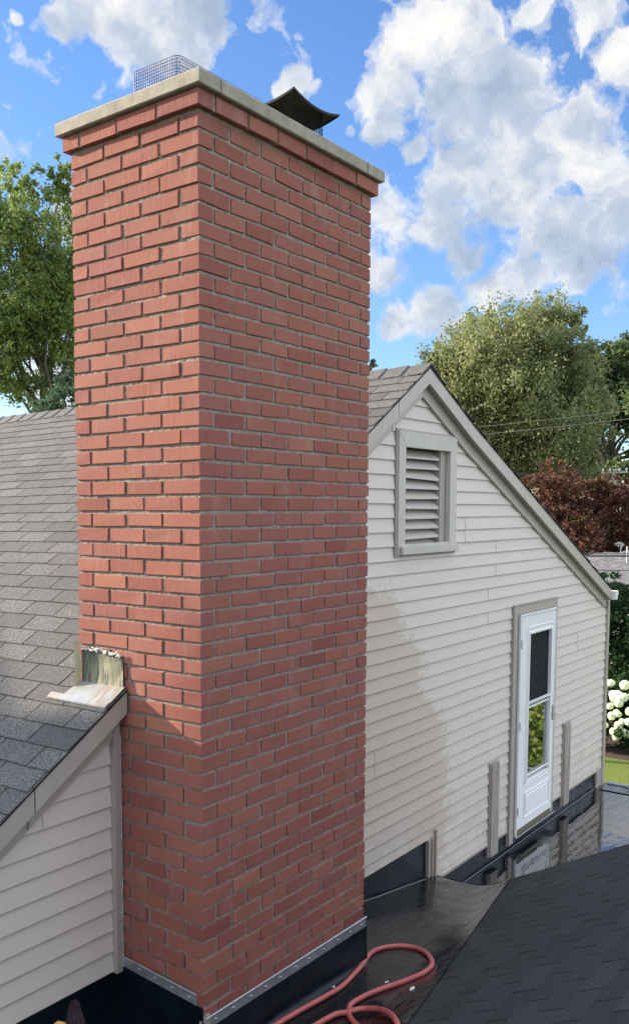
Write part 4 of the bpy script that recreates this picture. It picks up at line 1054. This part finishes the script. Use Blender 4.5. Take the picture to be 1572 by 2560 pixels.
# --- neighbour's house
N0 = Vector((32, 7.5, -7)); nb = empty('neighbour_house', N0, 'low neighbouring house with grey shingled hip roof beyond the garden', 'house')
b_ = MB(); e = -3.93; rz_ = -3.08
A, B_, C_, D_ = (27.0, 12.5, e), (27.0, -2, e), (38.0, -2, e), (38.0, 12.5, e)
R1, R2 = (32.0, 8.3, rz_), (32.0, 2.0, rz_)
b_.poly([A, B_, R2, R1]); b_.poly([C_, D_, R1, R2]); b_.poly([B_, C_, R2]); b_.poly([D_, A, R1])
# the higher wing behind
b_.poly([(31.5, 8.9, -3.45), (31.5, 0, -3.45), (33.6, 2, -2.93), (33.6, 7.6, -2.93)]); b_.poly([(36, 0, -3.45), (36, 8.9, -3.45), (33.6, 7.6, -2.93), (33.6, 2, -2.93)]); b_.poly([(36, 8.9, -3.45), (31.5, 8.9, -3.45), (33.6, 7.6, -2.93)])
nr = b_.build('roof', MT['nroof'], nb, N0, fix=False)
b_ = MB(); b_.box(26.9, 27.05, -2, 12.5, e - .12, e - .01); b_.build('fascia', MT['trim'], nb, N0)
b_ = MB(); b_.box(27.5, 37.5, -1.5, 12, -7, e - .03); b_.build('wall', MT['nwall'], nb, N0)
b_ = MB(); b_.tube([(30.3, 7.05, -3.35), (30.3, 7.05, -2.78)], .025, 8); b_.build('vent_pipe', MT['galv'], nr, N0)
b_ = MB(); b_.tube([(30.0, 6.6, -3.35), (30.0, 6.6, -3.0)], .16, 12); b_.build('roof_vent', MT['galv'], nr, N0)
b_ = MB(); b_.tube([(29.9, 7.15, -3.3), (29.9, 7.15, -2.85), (29.95, 7.1, -2.75)], .015, 6)
cxy = Vector((29.85, 7.15, -2.72))
for i in range(1, 6):
    rr = .05 * i; pts = [cxy + Vector((-.02 * i, rr * .6 * math.cos(a), .07 * math.sin(a) * i / 5 + .02)) for a in [2 * math.pi * k / 14 for k in range(15)]]; b_.tube(pts, .004, 4, False)
b_.build('antenna', MT['galv'], nr, N0)
# --- utility pole and lines
up0 = Vector((39.39, 10.30, -7)); up_ = empty('utility_pole', up0, 'pale wooden utility pole with crossarm above the copper trees', 'utility pole')
b_ = MB(); b_.tube([(39.39, 10.30, -7), (39.39, 10.30, .28)], [.13, .10], 10); b_.build('pole', MT['pole'], up_, up0)
b_ = MB(); b_.box(39.34, 39.44, 9.75, 10.85, .08, .17); b_.build('crossarm', MT['pole'], up_, up0)
for y in (9.8, 10.1, 10.5, 10.8):
    b_ = MB(); b_.tube([(39.39, y, .17), (39.39, y, .25), (39.39, y, .30)], [.03, .05, .03], 8); b_.build('insulator', MT['white'], up_, up0)
def cable(a, b, sag, r_, label, grp=None):
    a, b = Vector(a), Vector(b); pts = [a.lerp(b, i / 24) - Vector((0, 0, sag * 4 * (i / 24) * (1 - i / 24))) for i in range(25)]
    m_ = MB(); m_.tube(pts, r_, 4, False); o = m_.build('power_line', MT['cable'], None, tuple(a), fix=False); o.location = a
    tag(o, label, 'cable', grp)
def ext(a, b, t0, t1):
    a, b = Vector(a), Vector(b); return tuple(a.lerp(b, t0)), tuple(a.lerp(b, t1))
G_ = 'overhead lines in front of the trees'
cable(*ext((32.004, 13.001, 1.897), (30.328, 5.528, 2.035), -1.2, 2.2), .12, .009, 'upper of the two thin lines crossing the big tree', G_)
cable(*ext((32.412, 12.046, 1.667), (30.33, 5.518, 1.773), -1.3, 2.4), .12, .009, 'lower of the two thin lines crossing the big tree', G_)
for k, dz in enumerate((0, -.085, -.33)):
    cable(*ext((38.025, 14.172, .20 + dz), (40.076, 7.761, .26 + dz), -1.0, 2.2), .08, .009, ['topmost line at the top of the copper trees', 'middle line at the top of the copper trees', 'lowest line at the top of the copper trees'][k], G_)
cable(*ext((25.681, 7.218, -2.831), (26.321, 5.067, -2.796), -1.5, 4), .03, .012, 'thin pale line just above the neighbouring roof', G_)
cable(*ext((25.682, 7.216, -2.905), (26.32, 5.07, -2.87), -1.5, 4), .03, .03, 'thick dark line just above the neighbouring roof', G_)
cable(*ext((16.309, 3.71, -2.744), (16.639, 2.565, -2.716), -1.5, 6), .02, .010, 'dark line crossing the middle of the neighbouring roof', G_)

# unseen house added so its roofline throws the long shadow over the roof foot
T0 = Vector((-8, 17, -7)); th = empty('shade_house', T0, 'unseen tall pale house added to throw shade over the long roof', 'house')
b_ = MB(); b_.box(-15, -1.2, 13.9, 19, -7, 1.1); b_.prism([(-15, 13.9, 1.1), (-15, 19, 1.1), (-15, 16.4, 2.75)], (13.8, 0, 0)); wl_ = b_.build('wall', MT['nwall'], th, T0)
b_ = MB()
b_.hexa([(-15.3, 13.4, .75), (-.9, 13.4, .75), (-.9, 16.4, 2.72), (-15.3, 16.4, 2.72), (-15.3, 13.4, .87), (-.9, 13.4, .87), (-.9, 16.4, 2.91), (-15.3, 16.4, 2.91)])
b_.hexa([(-15.3, 16.4, 2.72), (-.9, 16.4, 2.72), (-.9, 19.5, .75), (-15.3, 19.5, .75), (-15.3, 16.4, 2.91), (-.9, 16.4, 2.91), (-.9, 19.5, .87), (-15.3, 19.5, .87)])
b_.build('roof', MT['nroof'], th, T0)
b_ = MB(); b_.box(-5.3, -4.46, 16.2, 16.9, 2.4, 3.9); b_.build('shade_stack', MT['brick'], th, T0)  # stack added to keep sun off the near dark shingles
for x in (-13, -10, -7, -4):
    for z in (-5.6, -2.2):
        b_ = MB(); frame(b_, x - .6, x + .6, z - .1, z + 1.5, x - .5, x + .5, z, z + 1.4, 13.84, 13.90); wd = b_.build('window', MT['white'], th, T0)
        b_ = MB(); b_.box(x - .5, x + .5, 13.86, 13.89, z, z + 1.4); b_.build('pane', MT['blackm'], wd, T0)
tree('broadleaf_shrub', [(15.2, -3.4, -5.6, 1.0, .8), (15.6, -4.4, -5.2, .9, .8), (15.0, -3.9, -4.7, .8, .6), (15.4, -2.7, -6.1, .9, .6)], (15.3, -3.7, -7), (15.3, -3.7, -6), .08, 'leafy green shrub reflected in the lower pane of the white door', 'shrub', MT['leafL'], 6000, .07)
